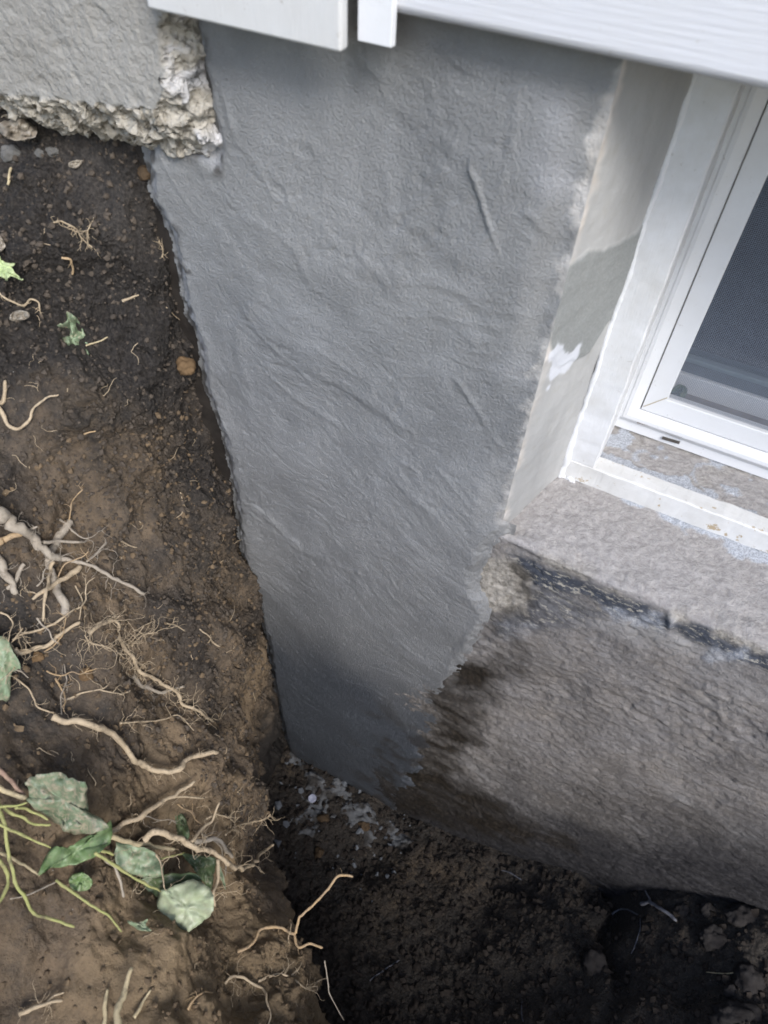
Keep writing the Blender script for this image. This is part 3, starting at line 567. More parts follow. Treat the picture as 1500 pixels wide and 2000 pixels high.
# ------------------------------------------------------------------ roots
def catmull(P, per=6):
    P = np.asarray(P, float); n = len(P)
    return P if n < 2 else cr_weights(n, [i / per for i in range((n - 1) * per + 1)]) @ P
def trace(pts, lift, which='b', jump=.07):
    out = []; last = None
    for q in pts:
        h = hit(q[0], q[1], which); t = h[0] if h else (last or .7)
        if last is not None and abs(t - last) > jump: t = last
        last = t; lf = q[2] if len(q) > 2 else lift
        out.append(at(q[0], q[1], t - lf))
    return np.array(out)
def hairs(m, path, n, length, r, spread=1.):
    for _ in range(n):
        k = random.randrange(1, len(path) - 1); p = path[k].copy(); tg = path[k + 1] - path[k - 1]; tg = tg / (np.linalg.norm(tg) + 1e-9)
        dr = rng.normal(size=3) * .7 * spread + tg * random.uniform(-.6, .9) + np.array([0, 0, -.25]); dr /= np.linalg.norm(dr)
        L = length * random.uniform(.3, 1.2); st = max(4, int(L / .0028)); P = [p.copy()]
        for i in range(st):
            dr = dr + rng.normal(size=3) * .42; dr /= np.linalg.norm(dr); p = p + dr * L / st; P.append(p.copy())
        m.tube(P, np.linspace(r, r * .45, len(P)), 4)
        if random.random() < .75 and len(P) > 4:
            b = random.randrange(1, len(P) - 2); p = P[b].copy(); d2 = dr + rng.normal(size=3) * .9; d2 /= np.linalg.norm(d2); Q = [p.copy()]
            for i in range(max(3, st // 2)):
                d2 = d2 + rng.normal(size=3) * .45; d2 /= np.linalg.norm(d2); p = p + d2 * L / st; Q.append(p.copy())
            m.tube(Q, np.linspace(r * .75, r * .4, len(Q)), 4)
def root(label, segs, mat=None, nh=0, hl=.03, which='b', name='root', lift=None, hr=.00033, cat='root', group=None, parent=None):
    """segs: list of (measured points, width at start, width at end in photo pixels); the first is the main root, the rest fork off it"""
    mat = mat or ROOT_T; o0 = None; hp = []; root_e = None
    for pts, w0, w1 in segs:
        t0 = (hit(pts[0][0], pts[0][1], which) or (.7,))[0]; r0, r1 = w0 / 2 * t0 / FPX, w1 / 2 * t0 / FPX
        P = catmull(trace(pts, (lift if lift is not None else .7 * r0 + .001), which)); n = len(P)
        P = P + r0 * np.stack([fbm(P, 70, 2, 3.), fbm(P, 70, 2, 7.), fbm(P, 70, 2, 11.)], -1)
        r = (r0 + (r1 * .82 - r0) * np.linspace(0, 1, n)) * (1 + .26 * fbm(P, 150, 3, 5.)) * (1 + .22 * sstep(.25, .6, fbm(P, 70, 2, 9.))); r[-1] *= .6
        m = MB(); m.tube(P, np.maximum(r, .00025), 9 if w0 > 5 else 6); hp.append(P)
        if o0 is None:
            o0 = m.build(name, mat, parent); 
            if not parent: tag(o0, label, cat, group)
        else: m.build('branch', mat, o0)
    if nh:
        nh = int(nh * 1.7) if nh > 12 else nh; wts = sum(len(h) for h in hp)
        if nh <= 16:                                        # few enough to pick apart: one part each
            for h in hp:
                for _ in range(max(1, int(nh * len(h) / wts))): m = MB(); hairs(m, h, 1, hl, hr); m.build('rootlet', mat, o0)
        else:
            m = MB()
            for h in hp: hairs(m, h, max(1, int(nh * len(h) / wts)), hl, hr)
            m.build('rootlets', mat, o0)['kind'] = 'stuff'
    return o0
root('thick grey broken root at the left edge that thins into a long pale tip', [([(-40, 965), (0, 1005), (45, 1040), (90, 1076), (119, 1098)], 30, 14), ([(100, 1080), (118, 1091), (165, 1098), (200, 1115), (245, 1140), (283, 1161)], 8, 8),
     ([(85, 1058), (110, 1056), (168, 1059)], 7, 6), ([(168, 1096), (190, 1080), (208, 1058)], 5, 5), ([(45, 1040), (58, 1036), (72, 1028)], 5, 5)], ROOT_G, 26, .032, lift=.012)
root('stubby orange root crossing under the thick grey root at the left edge', [([(-20, 1068), (5, 1056), (30, 1045), (46, 1042)], 17, 12)], ROOT_O, lift=.010)
root('flat grey root half buried upright behind the crossing roots', [([(131, 1018), (122, 1035), (106, 1070), (95, 1098), (108, 1135), (122, 1170), (131, 1200)], 16, 18)], ROOT_G, lift=.002)
root('pale forked root leaning down to the left below the long pale tip', [([(158, 1102), (125, 1126), (95, 1150), (62, 1173)], 11, 7), ([(104, 1098), (96, 1125), (90, 1160), (85, 1210)], 7, 6)], ROOT_T, 6, .02, lift=.008)
root('knobbly grey and cream root knot at the left edge beside the pale forked root', [([(-10, 1085), (8, 1115), (22, 1142), (36, 1162)], 18, 12), ([(48, 1105), (34, 1122), (26, 1140), (12, 1154)], 8, 9)], ROOT_G, 8, .02)
root('thin pale root arching over the soil above the smooth thicker root', [([(25, 1250), (45, 1237), (80, 1230), (112, 1213), (144, 1192)], 5, 5)], ROOT_T, 6, .02, lift=.006)
root('smooth straight tan root reaching right from the pale green leaf', [([(30, 1266), (45, 1273), (85, 1262), (120, 1240), (157, 1214)], 9, 9)], ROOT_T, 8, .028, lift=.007)
root('single wavy white rootlet above the smooth straight tan root', [([(147, 1143), (155, 1158), (161, 1172), (158, 1190), (154, 1212)], 3, 2.5)], ROOT_T)
root('long zigzag tan root with a tangle of hairy rootlets in the bank\'s middle', [([(176, 1236), (195, 1220), (226, 1212), (232, 1240), (243, 1268), (262, 1288), (270, 1308), (285, 1316), (320, 1336), (345, 1351), (356, 1373), (385, 1386), (416, 1410)], 8, 8),
     ([(246, 1262), (262, 1248), (284, 1220)], 3, 2), ([(258, 1262), (280, 1240), (308, 1236)], 3, 2), ([(230, 1275), (205, 1262), (178, 1256), (165, 1240)], 3, 2)], ROOT_T, 95, .040, lift=.006)
root('short grey root stub passing under the long zigzag tan root', [([(258, 1322), (290, 1345), (320, 1349), (360, 1340)], 9, 6)], ROOT_G, 8, .02)
root('fine yellowish root with side threads left of the grey root stub', [([(130, 1366), (175, 1350), (200, 1345), (215, 1330)], 4, 3), ([(196, 1348), (225, 1354), (252, 1353)], 3, 2)], ROOT_T, 12, .022)
root('thin pale root curving down at its tip above the big bent root', [([(235, 1412), (270, 1410), (320, 1405), (345, 1398), (360, 1406), (378, 1427)], 4, 2.5)], ROOT_T, 12, .022, lift=.006)
root('big smooth S-bent root jutting right from the bank', [([(105, 1400), (140, 1412), (180, 1417), (215, 1430), (245, 1455), (265, 1485), (285, 1501), (312, 1508), (346, 1505), (366, 1480), (385, 1475), (429, 1470)], 13, 12)], ROOT_T, 16, .016, lift=.012)
root('thin brown thread root left above the big bent root', [([(30, 1325), (55, 1345), (65, 1365), (75, 1383), (106, 1392)], 3.5, 4)], ROOT_T, 8, .015)
root('straight slanting tan root with a side prong below the big bent root', [([(215, 1628), (250, 1605), (300, 1580), (345, 1550), (383, 1527)], 12, 7), ([(340, 1556), (365, 1557), (400, 1559)], 4, 4)], ROOT_T, 10, .018, lift=.012)
root('thick curving root over the ivy leaves with an upturned end over the pit', [([(285, 1640, 0.038), (300, 1628, 0.048), (325, 1627, 0.053), (350, 1640, 0.053), (370, 1655, 0.053), (400, 1662, 0.053), (430, 1675, 0.053), (455, 1690, 0.053), (480, 1695, 0.053), (500, 1680, 0.053), (518, 1657, 0.053), (536, 1647, 0.053)], 13, 8),
     ([(425, 1680, 0.053), (426, 1720, 0.050), (415, 1745, 0.046), (420, 1768, 0.040)], 7, 6), ([(305, 1668, 0.048), (316, 1690, 0.048), (320, 1735, 0.053)], 4, 3)], ROOT_T, 14, 0.038)
root('upright tan root spike behind the thick curving root', [([(370, 1650, .025), (395, 1620, .022), (414, 1600, .02), (428, 1566, .02)], 7, 5)], ROOT_T, 6, .015)
root('looped brown root behind the right end of the thick curving root', [([(378, 1646, .02), (415, 1640, .022), (440, 1655, .022), (459, 1682, .022)], 9, 8)], ROOT_G, 6, .015)
root('fine forked root with a fringe of threads at the bank\'s lip', [([(440, 1632, .015), (460, 1614, .015), (490, 1606, .015), (515, 1600, .015), (529, 1590, .015)], 4, 3), ([(402, 1600, .015), (425, 1590, .015), (450, 1600, .015), (460, 1612, .015)], 4, 3)], ROOT_T, 30, .022)
root('pale branching root reaching out over the dark pit floor', [([(465, 1858, .008), (490, 1845, .008), (512, 1815, .010), (545, 1811, .012), (575, 1825, .014), (582, 1792, .016), (592, 1785, .016), (620, 1760, .018), (640, 1735, .020), (660, 1712, .022), (689, 1711, .024)], 6, 6),
     ([(575, 1825, .014), (583, 1850, .014), (606, 1843, .014), (631, 1852, .014)], 5, 5)], ROOT_O, 8, .015)
root('spreading fan of fine pale roots on the lip at the picture\'s foot', [([(505, 1914), (540, 1902), (560, 1904), (590, 1926), (608, 1932), (620, 1916), (642, 1910)], 5, 3), ([(438, 1922), (458, 1906), (490, 1918), (512, 1930), (520, 1955), (527, 1985), (520, 2010)], 6, 4), ([(570, 1905), (590, 1880), (585, 1858)], 3, 2)], ROOT_T, 20, .032)
root('hair-thin grey thread hanging over the lip beside the fan of fine roots', [([(634, 1876, .01), (640, 1915, .01), (645, 1945, .01), (672, 1992, .01)], 2.5, 2)], ROOT_G)
root('fat pale straw stalk at the picture\'s lower left foot', [([(222, 2030, .02), (235, 1965, .02), (247, 1925, .02), (259, 1888, .02)], 14, 11)], STRAW, name='straw_stalk', cat='straw')
root('short slanting straw piece right of the fat pale straw stalk', [([(264, 1986), (280, 1958), (296, 1934)], 7, 5)], STRAW, name='straw_stalk', cat='straw')
root('blurred forked tan root in the lower left corner', [([(35, 1984), (80, 1963), (122, 1955)], 9, 7), ([(92, 1960), (105, 1945), (125, 1938)], 5, 4)], ROOT_T, 8, .02, lift=.006)
root('upright pale straw stub left of the fat pale straw stalk', [([(201, 2010), (205, 1965), (211, 1932)], 10, 7)], STRAW, name='straw_stalk', cat='straw')
root('small bent tan root between the straw pieces and the fan of fine roots', [([(365, 1972), (378, 1952), (392, 1940), (416, 1938)], 5, 4)], ROOT_O, 5, .012)
root('smooth cream root hooked like a J at the left edge', [([(-20, 770), (0, 803), (15, 828), (38, 839), (52, 826), (62, 800), (85, 782), (116, 768)], 9, 4)], ROOT_T, 0, lift=.006)
root('short torn cream root above the J-shaped root', [([(-15, 790), (5, 782), (12, 764), (14, 744)], 10, 7)], ROOT_T, 6, .012)
root('wavy cream root near the green maple leaf', [([(-15, 560), (2, 574), (22, 589), (45, 596), (60, 583), (75, 590), (77, 608)], 5, 4)], ROOT_T, 8, .014)
root('white rootlet with a frayed head in the dark upper soil', [([(105, 434), (120, 432), (140, 442), (152, 452), (160, 466), (181, 484)], 4, 3)], ROOT_T, 16, .014, hr=.00028)
root('tiny upright white rootlet right of the frayed rootlet', [([(172, 482), (172, 460), (174, 446), (183, 432)], 3.5, 3)], ROOT_T, 10, .012, hr=.00028)
root('small wiry white rootlet close to the cement in the dark soil', [([(316, 502), (318, 486), (312, 472), (314, 460)], 3, 2)], ROOT_T, 10, .010, hr=.00028)
root('tiny pale root chip in the crumbly orange soil', [([(238, 588), (255, 580), (270, 575)], 5, 3)], ROOT_T, 3, .008)
root('fine white thread curling onto the cement edge', [([(325, 600), (345, 620), (358, 630), (371, 631)], 2, 2)], ROOT_T)
root('short white squiggle of root in the smooth dark soil', [([(235, 1054), (250, 1065), (268, 1068)], 4, 3)], ROOT_T, 4, .01)
root('thin tan root running down the bank close to the cement', [([(352, 962), (357, 985), (355, 1002), (344, 1012)], 2.5, 2)], ROOT_T, 5, .012)
root('small tan rootlet pair right of the zigzag root', [([(390, 1228), (408, 1243), (418, 1258), (430, 1263)], 3.5, 3), ([(325, 1216), (345, 1222), (361, 1232)], 3, 2)], ROOT_T, 5, .01)
root('brown woody stub in the dark soil left of the crumbly edge', [([(122, 503), (138, 506), (142, 524), (140, 538)], 6, 5)], ROOT_O, 2, .01)
root('tiny orange root splinter low on the smooth orange soil', [([(164, 849), (175, 844), (187, 841)], 4, 3)], ROOT_O)
root('pale dry stem piece standing near the stucco at the left edge', [([(15, 362), (17, 345), (21, 326)], 6, 6)], STRAW, name='straw_stalk', cat='straw')
root('blue-grey broken stick with a forked head lying against the wall foot', [([(1252, 1766, .01), (1270, 1763, .012), (1290, 1776, .012), (1322, 1798, .008)], 7, 7), ([(1272, 1764, .012), (1266, 1750, .014), (1261, 1738, .014)], 4, 3)], ROOT_D, 0, which='f', name='stick', cat='stick')
root('dull brown root loop left of the blue-grey stick', [([(1195, 1786), (1215, 1774), (1235, 1780), (1252, 1791)], 3.5, 3.5), ([(1252, 1791), (1250, 1815), (1243, 1840), (1232, 1863)], 2.5, 2)], ROOT_D, 0, which='f')
root('curved dry grass blade on the lumpy soil heap', [([(1380, 1898), (1405, 1901), (1430, 1900), (1453, 1891)], 2, 3.5)], STRAW, 0, which='f', name='grass_blade', cat='grass blade')
root('faint brown rootlet on the dark pit floor beside the lip', [([(722, 1914), (750, 1895), (781, 1875)], 3, 3)], ROOT_D, 0, which='f')
root('thin curved twig on the pit floor near the wall foot', [([(980, 1700), (998, 1705), (1018, 1718)], 3, 3)], ROOT_D, 0, which='f', name='twig', cat='twig')
root('short upright rootlet on the pit floor at the picture\'s foot', [([(1020, 1955), (1018, 1975), (1022, 1995)], 3, 3)], ROOT_D, 0, which='f')

tr = random.Random(21)
for k in range(22):                                        # nothing tells these apart: one label, one group
    x, y = (tr.uniform(-5, 150), tr.uniform(1010, 1370)) if k < 15 else (tr.uniform(240, 430), tr.uniform(1560, 1700)); an = tr.uniform(-.9, 1.3); pts = [(x, y, .001)]
    for q in range(tr.randrange(4, 7)): an += tr.uniform(-.7, .7); x += 17 * math.cos(an); y += 17 * math.sin(an); pts.append((x, y, .004 + .004 * q))
    root('thin %s twisting root %s' % (('pale', 'grey', 'orange-brown')[k % 3], 'in the tangle at the left edge of the bank' if k < 15 else 'among the ivy leaves and curving roots'), [(pts, tr.uniform(3, 5), 2)], (ROOT_T, ROOT_G, ROOT_O)[k % 3], 4, .016, name='thin_root', group='tangle of thin roots at the left edge' if k < 15 else 'thin roots among the ivy')
# ------------------------------------------------------------------ ivy and fallen leaves
def leaf_mesh(poly, lift=.02, tilt=(0, 0), curl=.004, fold=None, rings=7, seed=0, which='b', base=None, t0=None):
    """outline measured in the photo, laid on a tilted plane of its own; curl bends it, fold creases it along its axis"""
    poly = np.array(poly, float); n0 = len(poly); per = 4
    loop = np.array([(cr_weights(n0 + 4, [2 + i + k / per]) @ np.vstack([poly[-2:], poly, poly[:2]]))[0] for i in range(n0) for k in range(per)])
    jt = np.random.default_rng(seed + 5); loop = loop + jt.normal(size=loop.shape) * .012 * np.ptp(poly, axis=0).max()
    c = poly.mean(0); h = hit(c[0], c[1], which) or (.7, None); t = t0 or (h[0] - lift); sz = np.ptp(poly, axis=0).max()
    pts = [c]; fr = [0.]
    for k in range(1, rings + 1):
        f = k / rings
        for q in loop: pts.append(c + (q - c) * f); fr.append(f)
    pts = np.array(pts); rel = (pts - c) / sz
    P = np.array([at(x, y, t + tilt[0] * a + tilt[1] * b) for (x, y), (a, b) in zip(pts, rel)])
    nv = -ray(*c); nv /= np.linalg.norm(nv); p3 = np.concatenate([rel * 3, np.full((len(rel), 1), seed * 3.7)], 1)
    d = 2.0 * curl * (fbm(p3, .9, 3) * np.array(fr) + .45 * fbm(p3, 2.4, 2))
    vein = np.zeros(len(pts)); b0 = np.array(base, float) if base is not None else poly[0]
    for q in poly[::2]:
        e = q - b0; L = e @ e + 1e-9; tt = np.clip(((pts - b0) @ e) / L, 0, 1); dd = np.linalg.norm(pts - b0 - tt[:, None] * e, axis=1)
        vein = np.maximum(vein, np.exp(-(dd / 1.5) ** 2) * .85)
    d -= .0012 * vein
    if fold: 
        (fx, fy), (gx, gy), amt = fold; e = np.array([gx - fx, gy - fy], float); e /= np.linalg.norm(e); s = (pts - np.array([fx, fy])) @ np.array([-e[1], e[0]]); d -= amt * np.abs(s) / sz
    P = P + d[:, None] * nv; m = len(loop); F = [(0, 1 + k, 1 + (k + 1) % m) for k in range(m)]
    for r in range(rings - 1):
        a, b = 1 + r * m, 1 + (r + 1) * m; F += [(a + k, b + k, b + (k + 1) % m, a + (k + 1) % m) for k in range(m)]
    return P, F, vein
def leaf(mat, poly, parent=None, label=None, group=None, name='leaf', cat='leaf', **kw):
    P, F, vein = leaf_mesh(poly, **kw); m = MB(); m.add(P, F, vein); o = m.build(name, mat, parent, attr='vein')
    so = o.modifiers.new('thickness', 'SOLIDIFY'); so.thickness = .0004
    if label and not parent: tag(o, label, cat, group)
    elif label: o['label'] = label
    return o
LF_D = mat_leaf('ivy_leaf', (.070, .105, .045), (.125, .165, .080), (.28, .27, .19), .4); LF_P = mat_leaf('pale_leaf', (.30, .35, .21), (.38, .41, .28), (.32, .33, .22), .3, (.18, .23, .11))
LF_M = mat_leaf('mottled_leaf', (.10, .145, .080), (.24, .27, .18), (.34, .29, .21), .8, (.05, .07, .04)); LF_G = mat_leaf('mid_leaf', (.11, .18, .06), (.20, .27, .13), (.24, .27, .15), .3)
LF_Y = mat_leaf('maple_leaf', (.34, .42, .19), (.42, .48, .26), (.34, .38, .2), .1, (.2, .26, .1)); LF_B = mat_leaf('dry_leaf', (.23, .20, .16), (.33, .29, .23), (.15, .12, .09), .5); LF_T = mat_leaf('teal_leaf', (.15, .21, .12), (.28, .33, .21), (.36, .33, .23), .5)
ivy = tag(empty('ivy_plant', tuple(at(60, 1620, .6))), 'trailing ivy with yellow-green stems and dusty leaves on the lower bank', 'ivy')
def stem(pts, w0, w1, mat=None, lift=.02): return root(None, [([(x, y, lift) if True else 0 for x, y in pts], w0, w1)], mat or STEM, name='stem', parent=ivy)
stem([(-12, 1530), (0, 1575), (8, 1610), (20, 1680), (38, 1740), (78, 1788), (146, 1808)], 8, 6, lift=.022)
stem([(-12, 1604), (10, 1618), (45, 1632), (100, 1657)], 6, 5, lift=.025)
stem([(186, 1666), (240, 1700), (312, 1742)], 6, 5, lift=.060)
stem([(110, 1718), (160, 1755), (208, 1788), (238, 1819)], 6, 4, lift=.012)
stem([(-12, 1576), (20, 1574), (56, 1567)], 6, 4, lift=.024); stem([(-12, 1560), (20, 1585), (48, 1598), (66, 1611), (98, 1611)], 6, 5, lift=.016)
stem([(30, 1577), (60, 1584), (92, 1602)], 6, 5, lift=.016); stem([(-20, 1524), (20, 1549), (52, 1564)], 12, 10, STRAW, .016); stem([(-20, 1488), (15, 1518), (48, 1556)], 10, 9, STEM_P, .012)
stem([(-12, 1675), (8, 1690), (16, 1715), (8, 1745), (-12, 1775)], 8, 7, lift=.02); stem([(-12, 1660), (40, 1685), (78, 1712)], 7, 5, STRAW, .010)
stem([(212, 1630), (258, 1645), (300, 1652), (342, 1655)], 10, 9, STRAW, .022); stem([(190, 1655), (205, 1663), (222, 1670)], 6, 6, lift=.016)
stem([(198, 1672), (222, 1695), (236, 1720), (240, 1750)], 7, 5, ROOT_G, .012); stem([(312, 1677), (335, 1672), (360, 1665)], 4, 4, lift=.028); stem([(20, 1755), (60, 1745), (110, 1722)], 3, 4, ROOT_G, .006)
leaf(LF_M, [(58, 1567), (56, 1545), (50, 1522), (75, 1515), (110, 1507), (135, 1516), (166, 1530), (172, 1560), (176, 1585), (214, 1615), (166, 1629), (140, 1627), (110, 1608)], ivy, 'mottled torn ivy leaf', lift=.030, tilt=(-.01, .03), curl=.012, seed=1)
leaf(LF_G, [(100, 1657), (74, 1708), (95, 1698), (130, 1692), (166, 1684), (200, 1660), (217, 1640), (217, 1602), (200, 1620), (150, 1645), (125, 1657)], ivy, lift=.034, tilt=(.0, -.03), curl=.006, seed=2, fold=((95, 1680), (215, 1630), .015))
leaf(LF_T, [(228, 1647), (270, 1652), (308, 1668), (319, 1710), (282, 1712), (252, 1706), (229, 1690)], ivy, lift=.024, tilt=(.01, .0), curl=.006, seed=3)
leaf(LF_D, [(256, 1742), (254, 1722), (300, 1709), (372, 1704), (392, 1730), (330, 1752), (282, 1756)], ivy, lift=.016, tilt=(0, .01), curl=.006, seed=4)
leaf(LF_P, [(311, 1742), (332, 1734), (378, 1719), (410, 1736), (417, 1762), (414, 1784), (393, 1803), (372, 1820), (350, 1832), (326, 1816), (308, 1780)], ivy, 'large pale green ivy leaf', lift=.058, tilt=(.0, -.02), curl=.006, seed=5, base=(311, 1742), fold=((311, 1742), (400, 1740), .010))
leaf(LF_D, [(356, 1668), (390, 1672), (420, 1676), (418, 1710), (411, 1740), (394, 1718), (376, 1694)], ivy, lift=.024, tilt=(.02, .0), curl=.006, seed=6)
leaf(LF_D, [(348, 1636), (342, 1584), (356, 1590), (366, 1608), (368, 1640)], ivy, lift=.014, tilt=(.0, -.03), curl=.005, seed=7)
leaf(LF_G, [(160, 1704), (176, 1714), (181, 1724), (170, 1738), (148, 1740), (136, 1728), (138, 1710)], ivy, lift=.010, curl=.004, seed=8)
leaf(LF_T, [(248, 1799), (268, 1802), (290, 1794), (284, 1806), (296, 1818), (268, 1814)], ivy, lift=.008, curl=.004, seed=9)
leaf(LF_M, [(428, 1690), (436, 1706), (441, 1738), (433, 1722), (426, 1704)], ivy, lift=.02, curl=.003, seed=10)
leaf(LF_T, [(-30, 1240), (0, 1244), (18, 1247), (26, 1275), (39, 1304), (22, 1314), (16, 1366), (-6, 1362), (-30, 1330)], None, 'grey-green ivy leaf with a tan patch at the left edge', None, lift=.014, tilt=(.02, .0), curl=.006, seed=11)
leaf(LF_Y, [(-30, 500), (0, 500), (8, 512), (30, 515), (24, 526), (46, 548), (20, 540), (14, 549), (0, 540), (-30, 545)], None, 'bright green pointed maple leaf at the left edge', None, lift=.008, tilt=(.0, .01), curl=.004, seed=12)
leaf(LF_T, [(172, 672), (160, 640), (148, 622), (130, 609), (132, 626), (112, 636), (94, 642), (110, 660), (134, 675), (140, 700), (155, 713), (170, 705), (173, 690), (165, 678)], None, 'wilted grey-green torn leaf lying on the dark soil', None, lift=.006, tilt=(-.01, .01), curl=.012, seed=13, name='fallen_leaf')
root('pale leaf stalk beside the wilted torn leaf', [([(168, 675), (190, 668), (211, 659)], 3.5, 4)], STRAW, name='leaf_stalk', cat='stalk')
leaf(LF_B, [(20, 615), (35, 606), (55, 610), (57, 620), (40, 627), (22, 626)], None, 'small curled brown leaf scrap below the wavy cream root', None, lift=.005, curl=.008, seed=14, name='fallen_leaf')
leaf(LF_B, [(-5, 235), (15, 222), (40, 222), (66, 240), (72, 262), (48, 276), (22, 272), (2, 262)], None, 'curled dry grey-brown leaf tucked under the broken stucco', None, lift=.012, tilt=(.0, -.02), curl=.016, seed=15, name='fallen_leaf', which='b')
leaf(LF_B, [(-10, 455), (6, 468), (10, 482), (0, 492), (-12, 488)], None, 'pale dry leaf scrap above the green maple leaf', None, lift=.006, curl=.006, seed=16, name='fallen_leaf')
leaf(STRAW if False else LF_B, [(135, 318), (150, 312), (162, 315), (150, 328), (136, 326)], None, 'flat tan bark chip in the debris under the stucco', None, lift=.004, curl=.003, seed=17, name='bark_chip', cat='chip')

leaf(LF_D, [(1306, 776), (1312, 760), (1326, 751), (1340, 756), (1341, 770), (1330, 779)], None, 'crumpled dark green leaf trapped behind the window screen', None, t0=float((.178 + D) / ray(1325, 765)[1]), curl=.008, seed=18, name='trapped_leaf')
# ------------------------------------------------------------------ stones, clods, cement droppings, crumbs
def ico():
    t = (1 + 5 ** .5) / 2; v = np.array([(-1, t, 0), (1, t, 0), (-1, -t, 0), (1, -t, 0), (0, -1, t), (0, 1, t), (0, -1, -t), (0, 1, -t), (t, 0, -1), (t, 0, 1), (-t, 0, -1), (-t, 0, 1)], float)
    f = [(0, 11, 5), (0, 5, 1), (0, 1, 7), (0, 7, 10), (0, 10, 11), (1, 5, 9), (5, 11, 4), (11, 10, 2), (10, 7, 6), (7, 1, 8), (3, 9, 4), (3, 4, 2), (3, 2, 6), (3, 6, 8), (3, 8, 9), (4, 9, 5), (2, 4, 11), (6, 2, 10), (8, 6, 7), (9, 8, 1)]
    return v / np.linalg.norm(v[0]), f
def sub(v, f):
    v = list(map(tuple, v)); c = {}
    def mid(a, b):
        k = (min(a, b), max(a, b))
        if k not in c: p = (np.array(v[a]) + np.array(v[b])) / 2; v.append(tuple(p / np.linalg.norm(p))); c[k] = len(v) - 1
        return c[k]
    g = []
    for a, b, d in f: x, y, z = mid(a, b), mid(b, d), mid(d, a); g += [(a, x, z), (b, y, x), (d, z, y), (x, y, z)]
    return np.array(v), g
IC0 = ico(); IC1 = sub(*IC0); IC3 = sub(*sub(*IC1))
def clod(label, px, py, w, h, mat, which='f', name='soil_clod', cat='clod', seed=0, sink=.35, rough=.35):
    hh = hit(px, py, which) or hit(px - 14, py, which) or hit(px - 28, py, which); c = at(px, py, hh[0]); rx = w / 2 * hh[0] / FPX; rz = h / 2 * hh[0] / FPX; v, f = IC3
    q = v + seed * 5.3; d = 1 + rough * fbm(q, 1.1, 3) + rough * .5 * (.5 - worley(q, 1.6)) + rough * .25 * fbm(q, 5, 2)
    V = v * d[:, None] * np.array([1, .8, .85]) * np.array([rx, (rx + rz) / 2, rz]); V = V @ RC[:, [0, 2, 1]].T + c + hh[1] * np.sign(hh[1] @ -ray(px, py)) * rz * (.5 - sink)
    m = MB(); m.add(V, f); return tag(m.build(name, mat, None), label, cat)
CLOD = mat_plain('clod_soil', (.044, .040, .038), .95, .15, .5, 90, (.024, .021, .020), bump=1.); CLODB = mat_plain('brown_pebble', (.11, .075, .045), .9, .2, .4, 140, bump=.8); GREYST = mat_plain('grey_clod', (.16, .155, .145), .95, .15, .4, 90, bump=1.); OCHRE = mat_plain('ochre_clod', (.20, .13, .07), .95, .15, .4, 90, bump=1.)
for i, (lb, x, y, w, h) in enumerate([('rounded pale clod at the heap top beside the blue-grey stick', 1335, 1778, 30, 30), ('broad flat clod on the soil heap under the wall', 1450, 1790, 64, 46), ('smooth grey slab of soil at the right edge of the heap', 1462, 1915, 56, 70), ('small round clod left of the grey slab', 1428, 1938, 26, 30),
      ('knobbly clod between the pale clod and the broad clod', 1382, 1778, 26, 40), ('low wide clod near the picture\'s lower right corner', 1440, 1985, 90, 50), ('angular dark clod alone on the pit floor', 1162, 1885, 46, 62), ('long wedge of soil in the middle of the heap', 1390, 1830, 50, 50)]):
    clod(lb, x, y, w, h, CLOD, seed=i + 1, sink=.4)
for i, (lb, x, y, w, h, m, wh) in enumerate([('frilly grey clod at the left edge under the stucco', 20, 302, 36, 42, GREYST, 'b'), ('rounded grey clod under the broken stucco edge', 104, 297, 26, 22, GREYST, 'b'), ('pair-like small grey crumb left of the rounded grey clod', 78, 300, 18, 20, GREYST, 'b'), ('dull brown clod wedged between soil and cement edge', 283, 338, 26, 34, CLODB, 'b'),
      ('orange clay lump near the grey-green ivy leaf', 72, 1282, 28, 24, OCHRE, 'b'), ('tan clay lump below the hairy rootlets', 168, 1318, 26, 30, OCHRE, 'b'), ('orange clay lump among the crumbly soil by the cement', 362, 715, 36, 44, OCHRE, 'b'), ('small white stone in the soil at the cement edge', 429, 887, 16, 11, mat_plain('white_stone', (.45, .46, .48), .7, .3), 'b')]):
    clod(lb, x, y, w, h, m, wh, seed=i + 20, sink=.5)
for i, (lb, x, y, w, h) in enumerate([('reddish brown pebble in the grey cement droppings', 632, 1598, 24, 20), ('brown pebble at the lower edge of the cement droppings', 712, 1612, 22, 22), ('upright brown pebble below the cement droppings', 622, 1668, 18, 28)]): clod(lb, x, y, w, h, CLODB, name='pebble', cat='pebble', seed=i + 40, sink=.45)

